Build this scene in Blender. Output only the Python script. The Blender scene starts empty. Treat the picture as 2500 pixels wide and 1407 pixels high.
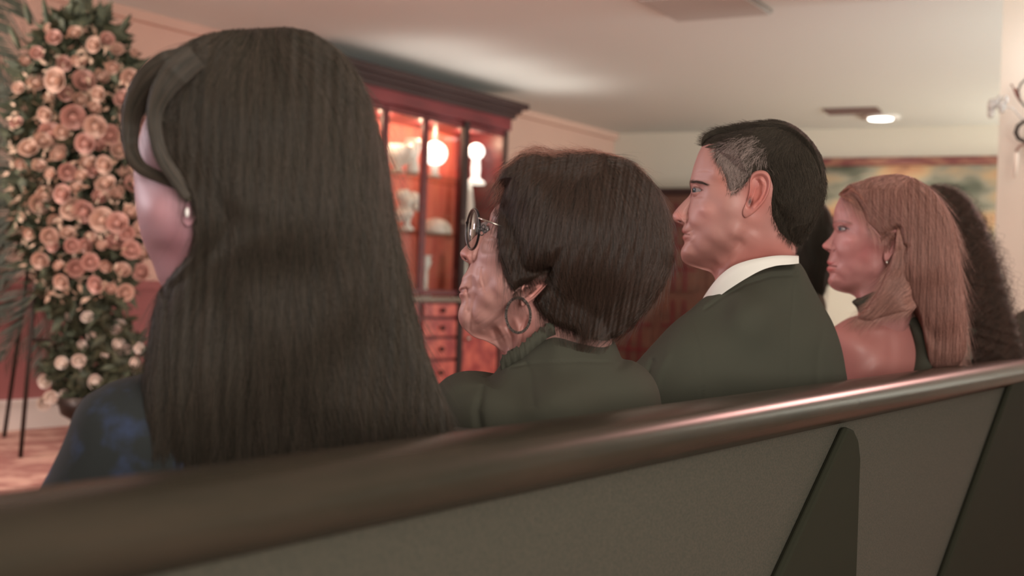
import bpy, bmesh, math, random
import numpy as np
from mathutils import Vector, Matrix

# ------------------------------------------------------------------ camera, world, lights, exposure
SC = bpy.context.scene
COL = SC.collection
FP = 3000.0                       # focal length in pixels of the 2500 x 1407 frame
CX, CY = 1250.0, 703.5
ROLL = math.radians(2.0)
CAM = np.array([0.0, 0.0, 1.08])
RV = np.array([math.cos(ROLL), 0.0, math.sin(ROLL)])
UV = np.array([-math.sin(ROLL), 0.0, math.cos(ROLL)])
FV = np.array([0.0, 1.0, 0.0])
cd = bpy.data.cameras.new('camera')
cd.sensor_width = 36.0
cd.lens = FP / 2500.0 * 36.0
cd.clip_start = 0.05
cam = bpy.data.objects.new('camera', cd)
COL.objects.link(cam)
cam.matrix_world = Matrix(((RV[0], UV[0], -FV[0], CAM[0]), (RV[1], UV[1], -FV[1], CAM[1]), (RV[2], UV[2], -FV[2], CAM[2]), (0, 0, 0, 1)))
cd.dof.use_dof = True
cd.dof.focus_distance = 1.72
cd.dof.aperture_fstop = 4.4
SC.camera = cam
SC.view_settings.view_transform = 'Standard'
SC.view_settings.look = 'None'
SC.view_settings.exposure = 0.0
SC.view_settings.gamma = 1.0
SC.view_settings.use_curve_mapping = False
world = bpy.data.worlds.new('world')
SC.world = world
world.use_nodes = True
world.node_tree.nodes['Background'].inputs[0].default_value = (1.0, 0.98, 0.86, 1)
world.node_tree.nodes['Background'].inputs[1].default_value = 0.50


def light(name, typ, loc, power, color, size=0.5, target=None, spot=None, blend=0.6):
    ld = bpy.data.lights.new(name, typ)
    ld.energy = power
    ld.color = color
    if typ == 'AREA':
        ld.size = size
    else:
        ld.shadow_soft_size = size
    if spot:
        ld.spot_size = math.radians(spot)
        ld.spot_blend = blend
    o = bpy.data.objects.new(name, ld)
    COL.objects.link(o)
    o.location = loc
    if target is not None:
        o.rotation_euler = (Vector(target) - Vector(loc)).to_track_quat('-Z', 'Y').to_euler()
    return o


light('key_light', 'AREA', (-4.2, 3.3, 2.0), 64, (1.0, 0.86, 0.92), 1.2, (0.2, 1.9, 1.2))
light('rim_light', 'AREA', (2.6, 4.6, 2.45), 52, (1.0, 0.50, 0.45), 0.6, (0.5, 1.9, 1.2))
light('front_light', 'AREA', (-3.2, 5.0, 2.4), 30, (1.0, 0.78, 0.70), 0.8, (-1.4, 6.6, 1.3))
light('front_light_low', 'AREA', (-1.0, 4.0, 0.5), 26, (1.0, 0.62, 0.58), 0.8, (-0.6, 9.0, 1.2))
light('ceiling_fill', 'AREA', (4.6, 5.0, 1.6), 230, (0.90, 0.98, 0.98), 1.6, (3.4, 6.5, 2.6))  # unseen fill added on the right to brighten the ceiling
light('ceiling_fill_left', 'AREA', (-3.4, 4.2, 1.9), 22, (1.0, 0.92, 0.86), 0.8, (-1.5, 6.5, 2.6))  # added fill for the left of the ceiling, out of view
light('ceiling_fill_far', 'AREA', (5.7, 9.2, 1.4), 78, (0.96, 0.98, 0.88), 1.0, (2.6, 9.5, 2.4))  # added fill for the far ceiling and side wall, out of view
light('ceiling_fill_back', 'AREA', (1.0, -1.2, 1.5), 95, (1.0, 0.95, 0.87), 1.5, (1.2, 0.6, 2.6))  # unseen fill added behind the camera, aimed up to lift the ceiling


def ray(px, py):
    return FV + (px - CX) / FP * RV + (CY - py) / FP * UV


def W(px, py, D):
    return CAM + D * ray(px, py)


# ------------------------------------------------------------------ helpers
def lin(r, g, b):
    out = []
    for c in (r, g, b):
        c /= 255.0
        out.append(c / 12.92 if c <= 0.04045 else ((c + 0.055) / 1.055) ** 2.4)
    return tuple(out)


MATS = {}


def mat(name, col, rough=0.6, metal=0.0, noise=None, bump=None, emis=None, attr=None, sss=0.0, spec=0.5, trans=0.0, sheen=0.0, coat=0.0):
    m = bpy.data.materials.new(name)
    m.use_nodes = True
    nt = m.node_tree
    b = nt.nodes['Principled BSDF']
    b.inputs['Base Color'].default_value = (*col, 1)
    b.inputs['Roughness'].default_value = rough
    b.inputs['Metallic'].default_value = metal
    b.inputs['Specular IOR Level'].default_value = spec
    if coat:
        b.inputs['Coat Weight'].default_value = coat
    if trans:
        b.inputs['Transmission Weight'].default_value = trans
    if sheen:
        b.inputs['Sheen Weight'].default_value = sheen
    if sss:
        b.inputs['Subsurface Weight'].default_value = sss
        b.inputs['Subsurface Radius'].default_value = (1.0, 0.35, 0.2)
        b.inputs['Subsurface Scale'].default_value = 0.006
    if emis:
        b.inputs['Emission Color'].default_value = (*emis[0], 1)
        b.inputs['Emission Strength'].default_value = emis[1]
    tc = nt.nodes.new('ShaderNodeTexCoord')
    if noise:   # (scale xyz, second colour, low, high, detail)
        mp = nt.nodes.new('ShaderNodeMapping')
        mp.inputs['Scale'].default_value = noise[0]
        nt.links.new(tc.outputs['Object'], mp.inputs['Vector'])
        nz = nt.nodes.new('ShaderNodeTexNoise')
        nz.inputs['Scale'].default_value = 1.0
        nz.inputs['Detail'].default_value = noise[4] if len(noise) > 4 else 4
        nt.links.new(mp.outputs[0], nz.inputs['Vector'])
        cr = nt.nodes.new('ShaderNodeValToRGB')
        cr.color_ramp.elements[0].position = noise[2]
        cr.color_ramp.elements[1].position = noise[3]
        cr.color_ramp.elements[0].color = (*col, 1)
        cr.color_ramp.elements[1].color = (*noise[1], 1)
        nt.links.new(nz.outputs['Fac'], cr.inputs['Fac'])
        nt.links.new(cr.outputs['Color'], b.inputs['Base Color'])
    if attr:
        at = nt.nodes.new('ShaderNodeAttribute')
        at.attribute_name = attr
        nt.links.new(at.outputs['Color'], b.inputs['Base Color'])
    if bump:    # (scale xyz, strength, distance, detail)
        mp2 = nt.nodes.new('ShaderNodeMapping')
        mp2.inputs['Scale'].default_value = bump[0]
        nt.links.new(tc.outputs['Object'], mp2.inputs['Vector'])
        nz2 = nt.nodes.new('ShaderNodeTexNoise')
        nz2.inputs['Scale'].default_value = 1.0
        nz2.inputs['Detail'].default_value = 3
        nt.links.new(mp2.outputs[0], nz2.inputs['Vector'])
        bp = nt.nodes.new('ShaderNodeBump')
        bp.inputs['Strength'].default_value = bump[1]
        bp.inputs['Distance'].default_value = bump[2]
        nt.links.new(nz2.outputs['Fac'], bp.inputs['Height'])
        nt.links.new(bp.outputs['Normal'], b.inputs['Normal'])
    MATS[name] = m
    return m


def link_mesh(name, verts, faces, m, parent=None, smooth=True, colors=None, mods=None):
    me = bpy.data.meshes.new(name)
    me.from_pydata([tuple(map(float, v)) for v in verts], [], faces)
    me.update()
    if smooth:
        me.polygons.foreach_set('use_smooth', [True] * len(me.polygons))
    if m is not None:
        me.materials.append(m)
    if colors is not None:
        ca = me.color_attributes.new('Col', 'FLOAT_COLOR', 'POINT')
        c4 = np.ones((len(verts), 4), 'f')
        c4[:, :3] = colors
        ca.data.foreach_set('color', c4.ravel())
    o = bpy.data.objects.new(name, me)
    COL.objects.link(o)
    if parent is not None:
        o.parent = parent
        o.matrix_parent_inverse = Matrix.Translation(-Vector(parent.location))
    return o


class MB:
    """collects shapes into one mesh"""

    def __init__(s):
        s.v, s.f = [], []

    def add(s, vs, fs):
        n = len(s.v)
        s.v += [tuple(map(float, v)) for v in vs]
        s.f += [tuple(i + n for i in f) for f in fs]
        return s

    def box8(s, p):
        return s.add(p, [(0, 1, 2, 3), (7, 6, 5, 4), (0, 4, 5, 1), (1, 5, 6, 2), (2, 6, 7, 3), (3, 7, 4, 0)])

    def tube(s, pts, rad, n=10, closed=False, cap=True):
        pts = [np.array(p, float) for p in pts]
        k = len(pts)
        if not hasattr(rad, '__len__'):
            rad = [rad] * k
        vs = []
        prev = None
        for i in range(k):
            a = pts[(i + 1) % k] if (closed or i < k - 1) else pts[i]
            b = pts[i - 1] if (closed or i > 0) else pts[i]
            t = a - b
            t /= np.linalg.norm(t) + 1e-12
            if prev is None:
                h = np.array([0, 0, 1.0]) if abs(t[2]) < 0.9 else np.array([1.0, 0, 0])
                e = np.cross(t, h)
            else:
                e = prev - np.dot(prev, t) * t
            e /= np.linalg.norm(e) + 1e-12
            prev = e
            g = np.cross(t, e)
            for j in range(n):
                an = 2 * math.pi * j / n
                vs.append(pts[i] + rad[i] * (math.cos(an) * e + math.sin(an) * g))
        fs = []
        for i in range(k if closed else k - 1):
            i2 = (i + 1) % k
            for j in range(n):
                j2 = (j + 1) % n
                fs.append((i * n + j, i * n + j2, i2 * n + j2, i2 * n + j))
        if cap and not closed:
            fs.append(tuple(range(n - 1, -1, -1)))
            fs.append(tuple((k - 1) * n + j for j in range(n)))
        return s.add(vs, fs)

    def lathe(s, c, prof, n=24, ax=None):
        """prof = [(r, z)] about the vertical axis through c"""
        vs = []
        for r, z in prof:
            for j in range(n):
                an = 2 * math.pi * j / n
                vs.append((c[0] + r * math.cos(an), c[1] + r * math.sin(an), c[2] + z))
        fs = []
        for i in range(len(prof) - 1):
            for j in range(n):
                j2 = (j + 1) % n
                fs.append((i * n + j, i * n + j2, (i + 1) * n + j2, (i + 1) * n + j))
        fs.append(tuple(range(n - 1, -1, -1)))
        fs.append(tuple((len(prof) - 1) * n + j for j in range(n)))
        return s.add(vs, fs)

    def ball(s, c, r, n=16, sq=(1, 1, 1)):
        prof = [(max(r * math.sin(math.pi * i / n), 1e-5), -r * math.cos(math.pi * i / n)) for i in range(n + 1)]
        k = len(s.v)
        s.lathe((0, 0, 0), prof, n * 2)
        for i in range(k, len(s.v)):
            v = s.v[i]
            s.v[i] = (c[0] + v[0] * sq[0], c[1] + v[1] * sq[1], c[2] + v[2] * sq[2])
        return s

    def build(s, name, m, parent=None, smooth=False, bevel=0.0):
        o = link_mesh(name, s.v, s.f, m, parent, smooth)
        if bevel:
            b = o.modifiers.new('bevel', 'BEVEL')
            b.width = bevel
            b.segments = 2
            b.limit_method = 'ANGLE'
        return o


def empty(name, loc, label=None, cat=None, group=None):
    o = bpy.data.objects.new(name, None)
    COL.objects.link(o)
    o.location = tuple(map(float, loc))
    o.empty_display_size = 0.1
    return tag(o, label, cat, group)


def tag(o, label=None, cat=None, group=None, kind=None):
    if label: o['label'] = label
    if cat: o['category'] = cat
    if group: o['group'] = group
    if kind: o['kind'] = kind
    return o


# a vertical reference plane: origin, direction along it, normal towards the room
class Plane:
    def __init__(s, org, d, m):
        s.o, s.d, s.m = np.array(org, float), np.array([d[0], d[1], 0.0]), np.array([m[0], m[1], 0.0])

    def P(s, a, q, z):
        p = s.o + a * s.d + q * s.m
        return np.array([p[0], p[1], z])

    def hit(s, px, py, q=0.0):
        r = ray(px, py)
        t = np.dot(s.o + q * s.m - CAM, s.m) / np.dot(r, s.m)
        p = CAM + t * r
        return float(np.dot(p - s.o, s.d)), float(p[2])

    def box(s, mb, a0, a1, q0, q1, z0, z1):
        return mb.box8([s.P(a0, q0, z0), s.P(a1, q0, z0), s.P(a1, q1, z0), s.P(a0, q1, z0),
                        s.P(a0, q0, z1), s.P(a1, q0, z1), s.P(a1, q1, z1), s.P(a0, q1, z1)])


ANG = math.radians(33.5)
PD = (math.sin(ANG), math.cos(ANG))            # along the pews and the front wall
PM = (math.cos(ANG), -math.sin(ANG))           # towards the back of the room
c0 = W(1500, 333, 11.84)
FW = Plane((c0[0], c0[1], 0), PD, PM)          # front wall
ANG2 = math.radians(64.5)
SD = (math.sin(ANG2), -math.cos(ANG2))
SW = Plane((c0[0], c0[1], 0), SD, (-math.cos(ANG2), -math.sin(ANG2)))
PEW = Plane((0.0, 1.04, 0), PD, PM)            # rear face of the pew back
CEIL = 2.60
DAIS = 0.24

# ------------------------------------------------------------------ materials
M_wall = mat('salmon_plaster', lin(202, 164, 148), 0.8, noise=((1.2, 1.2, 1.2), lin(208, 170, 152), 0.3, 0.7))
M_wall_shade = mat('shaded_plaster', lin(150, 88, 86), 0.75)  # lower wall's deeper red is shade painted into the plaster colour
M_cream = mat('cream_plaster', lin(214, 206, 190), 0.8)
M_ceil = mat('ceiling_plaster', lin(212, 211, 203), 0.85, bump=((30, 30, 30), 0.05, 0.01))
M_white = mat('white_paint', lin(214, 204, 196), 0.6)
M_carpet = mat('rose_carpet', lin(152, 104, 94), 0.95, noise=((7, 7, 7), lin(196, 158, 140), 0.42, 0.62, 8), bump=((120, 120, 120), 0.6, 0.01))
M_cherry = mat('cherry_wood', lin(92, 36, 40), 0.35, noise=((3, 3, 14), lin(112, 44, 46), 0.35, 0.7), spec=0.3)
M_cherrydark = mat('dark_cherry_wood', lin(54, 36, 34), 0.5, spec=0.2)
M_burl = mat('burl_veneer', lin(150, 50, 52), 0.35, noise=((9, 9, 9), lin(206, 98, 84), 0.4, 0.66, 6), coat=0.3)
M_inside = mat('red_wood_back', lin(190, 76, 66), 0.6, noise=((14, 14, 1.2), lin(214, 110, 84), 0.35, 0.7))
M_pewwood = mat('pew_wood', lin(50, 47, 39), 0.26, spec=0.07, noise=((5, 5, 30), lin(62, 54, 45), 0.3, 0.7), coat=0.0, bump=((8, 8, 60), 0.06, 0.002))
M_pewfab = mat('pew_fabric', lin(60, 59, 49), 0.95, noise=((260, 260, 420), lin(74, 69, 58), 0.35, 0.65, 2), bump=((420, 420, 420), 0.4, 0.001))
M_pewdark = mat('pew_dark_wood', lin(46, 46, 37), 0.8, spec=.05)
M_panel = mat('brown_panelling', lin(96, 64, 50), 0.5, noise=((3, 3, 12), lin(112, 72, 56), 0.35, 0.7))
M_gilt = mat('gilt_frame', lin(120, 66, 64), 0.4, noise=((6, 6, 30), lin(160, 112, 92), 0.45, 0.6), metal=0.2)
M_iron = mat('dark_iron', lin(52, 44, 38), 0.4, metal=0.6)
M_crystal = mat('crystal', lin(235, 235, 230), 0.05, trans=0.6)
M_candle = mat('ivory_candle', lin(226, 214, 198), 0.5)
M_china = mat('white_china', lin(232, 230, 222), 0.25)

def clear_glass(name, tint, gloss):
    m = bpy.data.materials.new(name)
    m.use_nodes = True
    nt = m.node_tree
    nt.nodes.clear()
    out = nt.nodes.new('ShaderNodeOutputMaterial')
    mx = nt.nodes.new('ShaderNodeMixShader')
    tr = nt.nodes.new('ShaderNodeBsdfTransparent')
    tr.inputs[0].default_value = (*tint, 1)
    gl = nt.nodes.new('ShaderNodeBsdfGlossy')
    gl.inputs['Roughness'].default_value = 0.03
    mx.inputs[0].default_value = gloss
    nt.links.new(tr.outputs[0], mx.inputs[1])
    nt.links.new(gl.outputs[0], mx.inputs[2])
    nt.links.new(mx.outputs[0], out.inputs[0])
    return m


M_glass = clear_glass('pane_glass', (.97, .96, .95), .035)
M_shelfglass = clear_glass('shelf_glass', (.86, .84, .80), .08)
M_lens = clear_glass('lens_glass', (.93, .92, .90), .12)
M_gray = mat('grey_metal', lin(128, 114, 104), 0.7)
M_leaf = mat('leaf_green', lin(52, 62, 44), 0.7, noise=((30, 30, 30), lin(80, 86, 62), 0.4, 0.65))
M_palm = mat('palm_green', lin(52, 58, 44), 0.7)
M_peach = mat('peach_rose', lin(198, 166, 148), 0.7, noise=((12, 12, 12), lin(206, 178, 158), 0.3, 0.7))
M_pinkr = mat('blush_rose', lin(196, 156, 142), 0.7)
M_whiter = mat('white_rose', lin(222, 212, 198), 0.7)
M_blossom = mat('small_blossom', lin(188, 164, 140), 0.75)
M_black = mat('black_cloth', lin(69, 67, 58), 0.95, bump=((160, 160, 160), 0.15, 0.001), spec=0.1)
M_suit = mat('charcoal_suit', lin(70, 69, 60), 0.95, bump=((300, 300, 300), 0.15, 0.001), spec=0.1)
M_navy = mat('navy_lace', lin(50, 52, 52), 0.85, noise=((30, 30, 30), lin(64, 74, 104), 0.52, 0.8, 6), spec=0.2)
M_shirt = mat('white_shirt', lin(226, 220, 212), 0.8)
M_skin = mat('skin', lin(190, 130, 120), 0.5, attr='Col', sss=0.12, bump=((420, 420, 420), 0.12, 0.0006))
M_eyew = mat('eye_white', lin(140, 126, 126), 0.15)
M_iris = mat('iris', lin(56, 66, 76), 0.15)
M_gold = mat('silver_metal', lin(190, 180, 170), 0.25, metal=0.9)
M_pearl = mat('pearl', lin(235, 225, 220), 0.15)
M_frame = mat('spectacle_frame', lin(40, 36, 36), 0.25, metal=0.3)
M_hoop = mat('dark_beads', lin(60, 52, 48), 0.3, noise=((900, 900, 900), lin(150, 130, 120), 0.5, 0.62), bump=((900, 900, 900), 1.0, 0.003))


def hair_mat(name, c1, c2, rough=0.45, spec=0.3):
    m = bpy.data.materials.new(name)
    m.use_nodes = True
    nt = m.node_tree
    b = nt.nodes['Principled BSDF']
    b.inputs['Roughness'].default_value = rough
    b.inputs['Specular IOR Level'].default_value = spec
    hi = nt.nodes.new('ShaderNodeHairInfo')
    cr = nt.nodes.new('ShaderNodeValToRGB')
    cr.color_ramp.elements[0].color = (*c1, 1)
    cr.color_ramp.elements[1].color = (*c2, 1)
    nt.links.new(hi.outputs['Random'], cr.inputs['Fac'])
    nt.links.new(cr.outputs[0], b.inputs['Base Color'])
    return m


# ------------------------------------------------------------------ the room
def quad_struct(name, pts, m, thick, nrm, kind='structure'):
    n = np.array(nrm, float)
    mb = MB()
    mb.box8([np.array(p) for p in pts] + [np.array(p) - thick * n for p in pts])
    return tag(mb.build(name, m), kind=kind)


def fwbox(name, a0, a1, q0, q1, z0, z1, m, pl=FW):
    mb = MB()
    pl.box(mb, a0, a1, q0, q1, z0, z1)
    return tag(mb.build(name, m), kind='structure')


mb = MB()
mb.box8([(-9, -3, -0.1), (9, -3, -0.1), (9, 16, -0.1), (-9, 16, -0.1), (-9, -3, 0), (9, -3, 0), (9, 16, 0), (-9, 16, 0)])
tag(mb.build('floor', M_carpet), kind='structure')
mb = MB()
FW.box(mb, -9.5, 3.0, 0.0, 3.0, 0.001, DAIS)
o = tag(mb.build('floor_dais', M_carpet, bevel=0.01), kind='structure')
mb = MB()
mb.box8([(-9, -3, CEIL), (9, -3, CEIL), (9, 16, CEIL), (-9, 16, CEIL), (-9, -3, CEIL + .1), (9, -3, CEIL + .1), (9, 16, CEIL + .1), (-9, 16, CEIL + .1)])
tag(mb.build('ceiling', M_ceil), kind='structure')
fwbox('wall_front', -12, 0.02, -0.15, 0.0, 1.02, CEIL, M_wall)
fwbox('wall_front_lower_shade', -12, 0.02, -0.15, 0.0, 0.0, 1.02, M_wall_shade)  # lower part of the wall, in the painted-in shade tone
fwbox('trim_1', -12, 0.0, 0.0, 0.025, 1.0, 1.05, M_wall_shade)  # slim rail along the top of the painted-in shade
fwbox('baseboard_front', -12, 0.0, 0.0, 0.025, DAIS, DAIS + 0.14, M_white)
fwbox('trim_4', -12, 0.0, 0.0, 0.035, DAIS + 0.14, DAIS + 0.16, M_white)
fwbox('trim_2', -12, 0.0, 0.0, 0.05, CEIL - 0.06, CEIL, M_wall)
fwbox('wall_side', -0.1, 8, -0.15, 0.0, 0.0, CEIL, M_cream, SW)
fwbox('baseboard_side', 0.0, 8, 0.0, 0.02, 0.0, 0.12, M_white, SW)

# ceiling hatch, downlight and vent
def ceil_pt(px, py, z=CEIL):
    r = ray(px, py)
    t = (z - CAM[2]) / r[2]
    return CAM + t * r


hp = [ceil_pt(1560, -12, CEIL), ceil_pt(1655, 40, CEIL), ceil_pt(1882, 22, CEIL), ceil_pt(1800, -30, CEIL)]
e = empty('ceiling_vent', hp[1], 'square cream ceiling panel cut off by the top of the photo', 'ceiling panel')
mb = MB()
mb.box8([p - np.array([0, 0, 0.004]) for p in hp] + [p - np.array([0, 0, 0.03]) for p in hp])
mb.build('panel', mat('panel_paint', lin(178, 172, 164), .8), e)
mb = MB()
for i in range(4):
    mb.tube([hp[i] - np.array([0, 0, .012]), hp[(i + 1) % 4] - np.array([0, 0, .012])], 0.012, 6)
mb.build('frame', M_gray, e)

dl = ceil_pt(2150, 283)
e = empty('recessed_light', dl, 'small lit recessed downlight in the far ceiling', 'ceiling light')
MB().lathe((dl[0], dl[1], CEIL - 0.02), [(0.15, 0.019), (0.16, 0.0), (0.10, -0.004)], 28).build('trim_ring', M_white, e, True)
MB().lathe((dl[0], dl[1], CEIL - 0.026), [(0.1, 0.004), (0.095, -0.006), (0.04, -0.014)], 24).build('lens', mat('lit_lens', (1, 1, 1), emis=((1, .98, .9), 6.0)), e, True)
light('downlight', 'SPOT', (dl[0], dl[1], CEIL - 0.06), 60, (1.0, 0.95, 0.82), 0.06, (dl[0], dl[1], 0), 150, 0.8)
vt = ceil_pt(2085, 268)
mb = MB()
for k in range(6):
    a = np.array([vt[0], vt[1], CEIL - 0.012]) + (k - 2.5) * 0.045 * np.array([SD[1], -SD[0], 0])
    mb.tube([a - 0.22 * np.array([SD[0], SD[1], 0]), a + 0.2 * np.array([SD[0], SD[1], 0])], 0.012, 6)
tag(mb.build('air_vent', mat('dark_vent', lin(120, 96, 88), 0.7)), 'dark slatted air vent in the ceiling beside the downlight', 'air vent')

for (px_, py_, w_) in ((1060, 120, 1.3), (1200, 165, 1.6), (1330, 205, 1.6)):
    q_ = ceil_pt(px_, py_)
    light('ceiling_streak_fill', 'AREA', (q_[0], q_[1], CEIL - .35), w_, (1.0, .97, .92), .7, (q_[0], q_[1], CEIL))  # floating fills added to make a bright streak on the ceiling

# pier on the right
pp = W(2432, 500, 5.6)
PIER = Plane((pp[0], pp[1], 0), SD, (-math.cos(ANG2), -math.sin(ANG2)))
mb = MB()
PIER.box(mb, 0.0, 2.5, -0.45, 0.0, 0.0, CEIL)
tag(mb.build('wall_right', M_cream), kind='structure')

# ------------------------------------------------------------------ wall sconce on the pier
def pier(px, py, q):
    a, z = PIER.hit(px, py, q)
    return PIER.P(a, q, z)


sc0 = pier(2540, 300, 0.0)
e = empty('wall_sconce', sc0, 'dark scrolled wall sconce with hanging crystals on the white pier', 'wall sconce')
MB().lathe((0, 0, 0), [(0.05, -0.09), (0.075, -0.02), (0.06, 0.06), (0.02, 0.1)], 20)
mb = MB()
mb.ball(pier(2545, 330, 0.02), 0.07, 10, (1, .4, 1.5))
mb.build('back_plate', M_iron, e, True)


def spiral(pts, q, rad, mb):
    mb.tube([pier(x, y, q) for x, y in pts], rad, 8)


mb = MB()
spiral([(2545, 262), (2520, 262), (2500, 258), (2489, 242), (2486, 222), (2492, 205), (2505, 193)], 0.12, 0.0045, mb)
mb.build('arm', M_iron, e, True)
mb = MB()
spiral([(2545, 312), (2520, 296), (2500, 297), (2485, 308), (2480, 324), (2486, 338), (2502, 346), (2530, 346)], 0.14, [.006, .007, .008, .009, .010, .009, .008, .007], mb)
mb.build('arm', M_iron, e, True)
mb = MB()
for (a, b, r) in (((2472, 212), (2492, 250), .010), ((2473, 211), (2468, 206), .006), ((2486, 224), (2478, 216), .007)):
    mb.tube([pier(*a, 0.12), pier((a[0] + b[0]) / 2, (a[1] + b[1]) / 2, .12), pier(*b, 0.12)], [0.002, r * .7, 0.004], 8)
mb.build('leaf_ornament', mat('rust_leaf', lin(120, 70, 56), .5), e, True)
for (x, y, r) in ((2421, 258, .020), (2419, 276, .016), (2431, 252, .016), (2446, 262, .018), (2455, 244, .014), (2440, 240, .010)):
    MB().ball(pier(x, y, 0.16), r, 8, (1, 1, 1.5)).build('crystal', M_crystal, e, True)
mb = MB()
mb.tube([pier(2500, 296, .14), pier(2470, 262, .15), pier(2425, 262, .16)], 0.004, 6)
mb.build('arm', M_crystal, e, True)
mb = MB()
mb.tube([pier(2482, 374, .14), pier(2480, 400, .14), pier(2477, 436, .14)], [0.009, .009, .007], 10)
mb.build('candle_drop', M_candle, e, True)
mb = MB()
mb.tube([pier(2516, 350, .14), pier(2490, 356, .14), pier(2480, 370, .14)], 0.006, 8)
mb.build('hook', mat('faded_brass', lin(150, 118, 104), .5), e, True)
sp = pier(2570, 110, .3)
light('sconce_light', 'POINT', sp, 3.2, (0.96, 0.98, 1.0), 0.08)

# ------------------------------------------------------------------ painting and dark panelled cupboard on the side wall
def swp(px, py, q=0.0):
    a, z = SW.hit(px, py, q)
    return a, z


a0, z1 = swp(1985, 392, .05)
a1, _ = swp(2560, 382, .05)
zt = SW.hit(2425, 380, .05)[1]
zb = 0.95
e = empty('wall_painting', SW.P((a0 + a1) / 2, 0.05, zb), 'large landscape painting in a reddish gilt frame on the side wall', 'painting')
mb = MB()
SW.box(mb, a0, a1, 0.0, 0.06, zt - 0.075, zt)
SW.box(mb, a0, a1, 0.0, 0.06, zb, zb + .075)
SW.box(mb, a0, a0 + .075, 0.0, 0.06, zb, zt)
SW.box(mb, a1 - .075, a1, 0.0, 0.06, zb, zt)
mb.build('frame', M_gilt, e, bevel=0.012)
mp = bpy.data.materials.new('painted_landscape')
mp.use_nodes = True
nt = mp.node_tree
b = nt.nodes['Principled BSDF']
b.inputs['Roughness'].default_value = 0.6
tc = nt.nodes.new('ShaderNodeTexCoord')
nz = nt.nodes.new('ShaderNodeTexNoise')
nz.inputs['Scale'].default_value = 1.3
nz.inputs['Detail'].default_value = 4
mpn = nt.nodes.new('ShaderNodeMapping')
mpn.inputs['Scale'].default_value = (1.0, 1.0, 2.2)
mpn.inputs['Location'].default_value = (0.4, 0.3, 1.7)
nt.links.new(tc.outputs['Object'], mpn.inputs['Vector'])
nt.links.new(mpn.outputs[0], nz.inputs['Vector'])
cr = nt.nodes.new('ShaderNodeValToRGB')
els = cr.color_ramp.elements
els[0].position, els[0].color = 0.33, (*lin(96, 52, 48), 1)
els[1].position, els[1].color = 0.66, (*lin(70, 76, 60), 1)
for p_, c_ in ((0.40, lin(176, 128, 92)), (0.47, lin(178, 148, 112)), (0.54, lin(140, 134, 116)), (0.60, lin(96, 96, 80))):
    x = els.new(p_)
    x.color = (*c_, 1)
nt.links.new(nz.outputs['Fac'], cr.inputs['Fac'])
nt.links.new(cr.outputs[0], b.inputs['Base Color'])
mb = MB()
SW.box(mb, a0 + .06, a1 - .06, 0.005, 0.03, zb + .06, zt - .06)
mb.build('canvas', mp, e)

a0, z1 = swp(1508, 468, .5)
a1, _ = swp(1830, 468, .5)
zt = SW.hit(1640, 468, .5)[1]
e = empty('panelled_screen', SW.P((a0 + a1) / 2, 0.25, 0), 'tall dark brown panelled wooden cupboard between the short-haired woman and the man', 'cupboard')
mb = MB()
SW.box(mb, a0, a1, 0.01, 0.46, 0.0, zt - 0.02)
mb.build('body', M_panel, e)
mb = MB()
SW.box(mb, a0 - .04, a1 + .04, 0.01, 0.54, zt - 0.03, zt + .03)
mb.build('top_board', M_cherrydark, e, bevel=0.01)
for i in range(3):
    aa = a0 + (a1 - a0) * i / 3
    ab = a0 + (a1 - a0) * (i + 1) / 3
    for (za, zc) in ((0.1, 1.02), (1.1, zt - 0.1)):
        mb = MB()
        SW.box(mb, aa + .05, ab - .05, 0.46, 0.48, za, zc)
        p = mb.build('door', M_panel, e, bevel=0.006)
        mb = MB()
        for k in range(1, 3):
            SW.box(mb, aa + .05 + (ab - aa - .1) * k / 3 - .012, aa + .05 + (ab - aa - .1) * k / 3 + .012, 0.48, 0.495, za, zc)
        for k in range(1, 4):
            SW.box(mb, aa + .05, ab - .05, 0.48, 0.495, za + (zc - za) * k / 4 - .012, za + (zc - za) * k / 4 + .012)
        g = mb.build('lattice', M_cherry, e)
# white tablecloth-covered side table glimpsed under the blonde woman's chin
ta, tz = swp(2075, 740, 1.2)
e = empty('side_table', SW.P(ta, 1.2, 0), 'cream draped side table glimpsed between the man and the blonde woman', 'table')
mb = MB()
SW.box(mb, ta - .5, ta + .5, 0.9, 1.5, 0.02, SW.hit(2060, 700, 1.2)[1])
mb.build('table_cloth', mat('cream_cloth', lin(226, 220, 200), .8), e, bevel=0.03)
mb = MB()
for (sx, q) in ((-.4, 1.0), (.4, 1.0), (-.4, 1.4), (.4, 1.4)):
    mb = MB()
    SW.box(mb, ta + sx - .02, ta + sx + .02, q - .02, q + .02, 0.0, .04)
    mb.build('leg', M_cherrydark, e)

# ------------------------------------------------------------------ display cabinet on the front wall
QF = 0.50
SHIFT = 0.0
def fs(px, py=500, q=QF):
    return FW.hit(px, py, q)[0]


s_r = fs(1232, 500)            # right edge of the body
s_m = fs(1131, 500)            # stile where the side wing meets the middle section
s_2 = fs(1036, 480)
s_l = fs(938, 450)
s_w = s_l - (s_r - s_m) * 1.0  # left wing mirrors the right one
z_t = FW.hit(1232, 318, QF)[1]
z_c = FW.hit(1262, 275, QF + .12)[1]
z_w = FW.hit(1060, 725, QF)[1]
e = cab = empty('display_cabinet', FW.P((s_r + s_w) / 2, 0.27, DAIS), 'tall red cherry wood display cabinet with glass doors on the front wall', 'cabinet')
mb = MB()
FW.box(mb, s_w, s_r, 0.02, 0.05, z_w, z_t)
mb.build('back_panel', M_inside, e)
for sx in (s_w, s_r - .03):
    mb = MB()
    FW.box(mb, sx, sx + .03, 0.02, QF, z_w, z_t)
    mb.build('side_panel', M_cherry, e)
mb = MB()
FW.box(mb, s_w, s_r, 0.02, QF - .02, z_t - .03, z_t)
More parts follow.
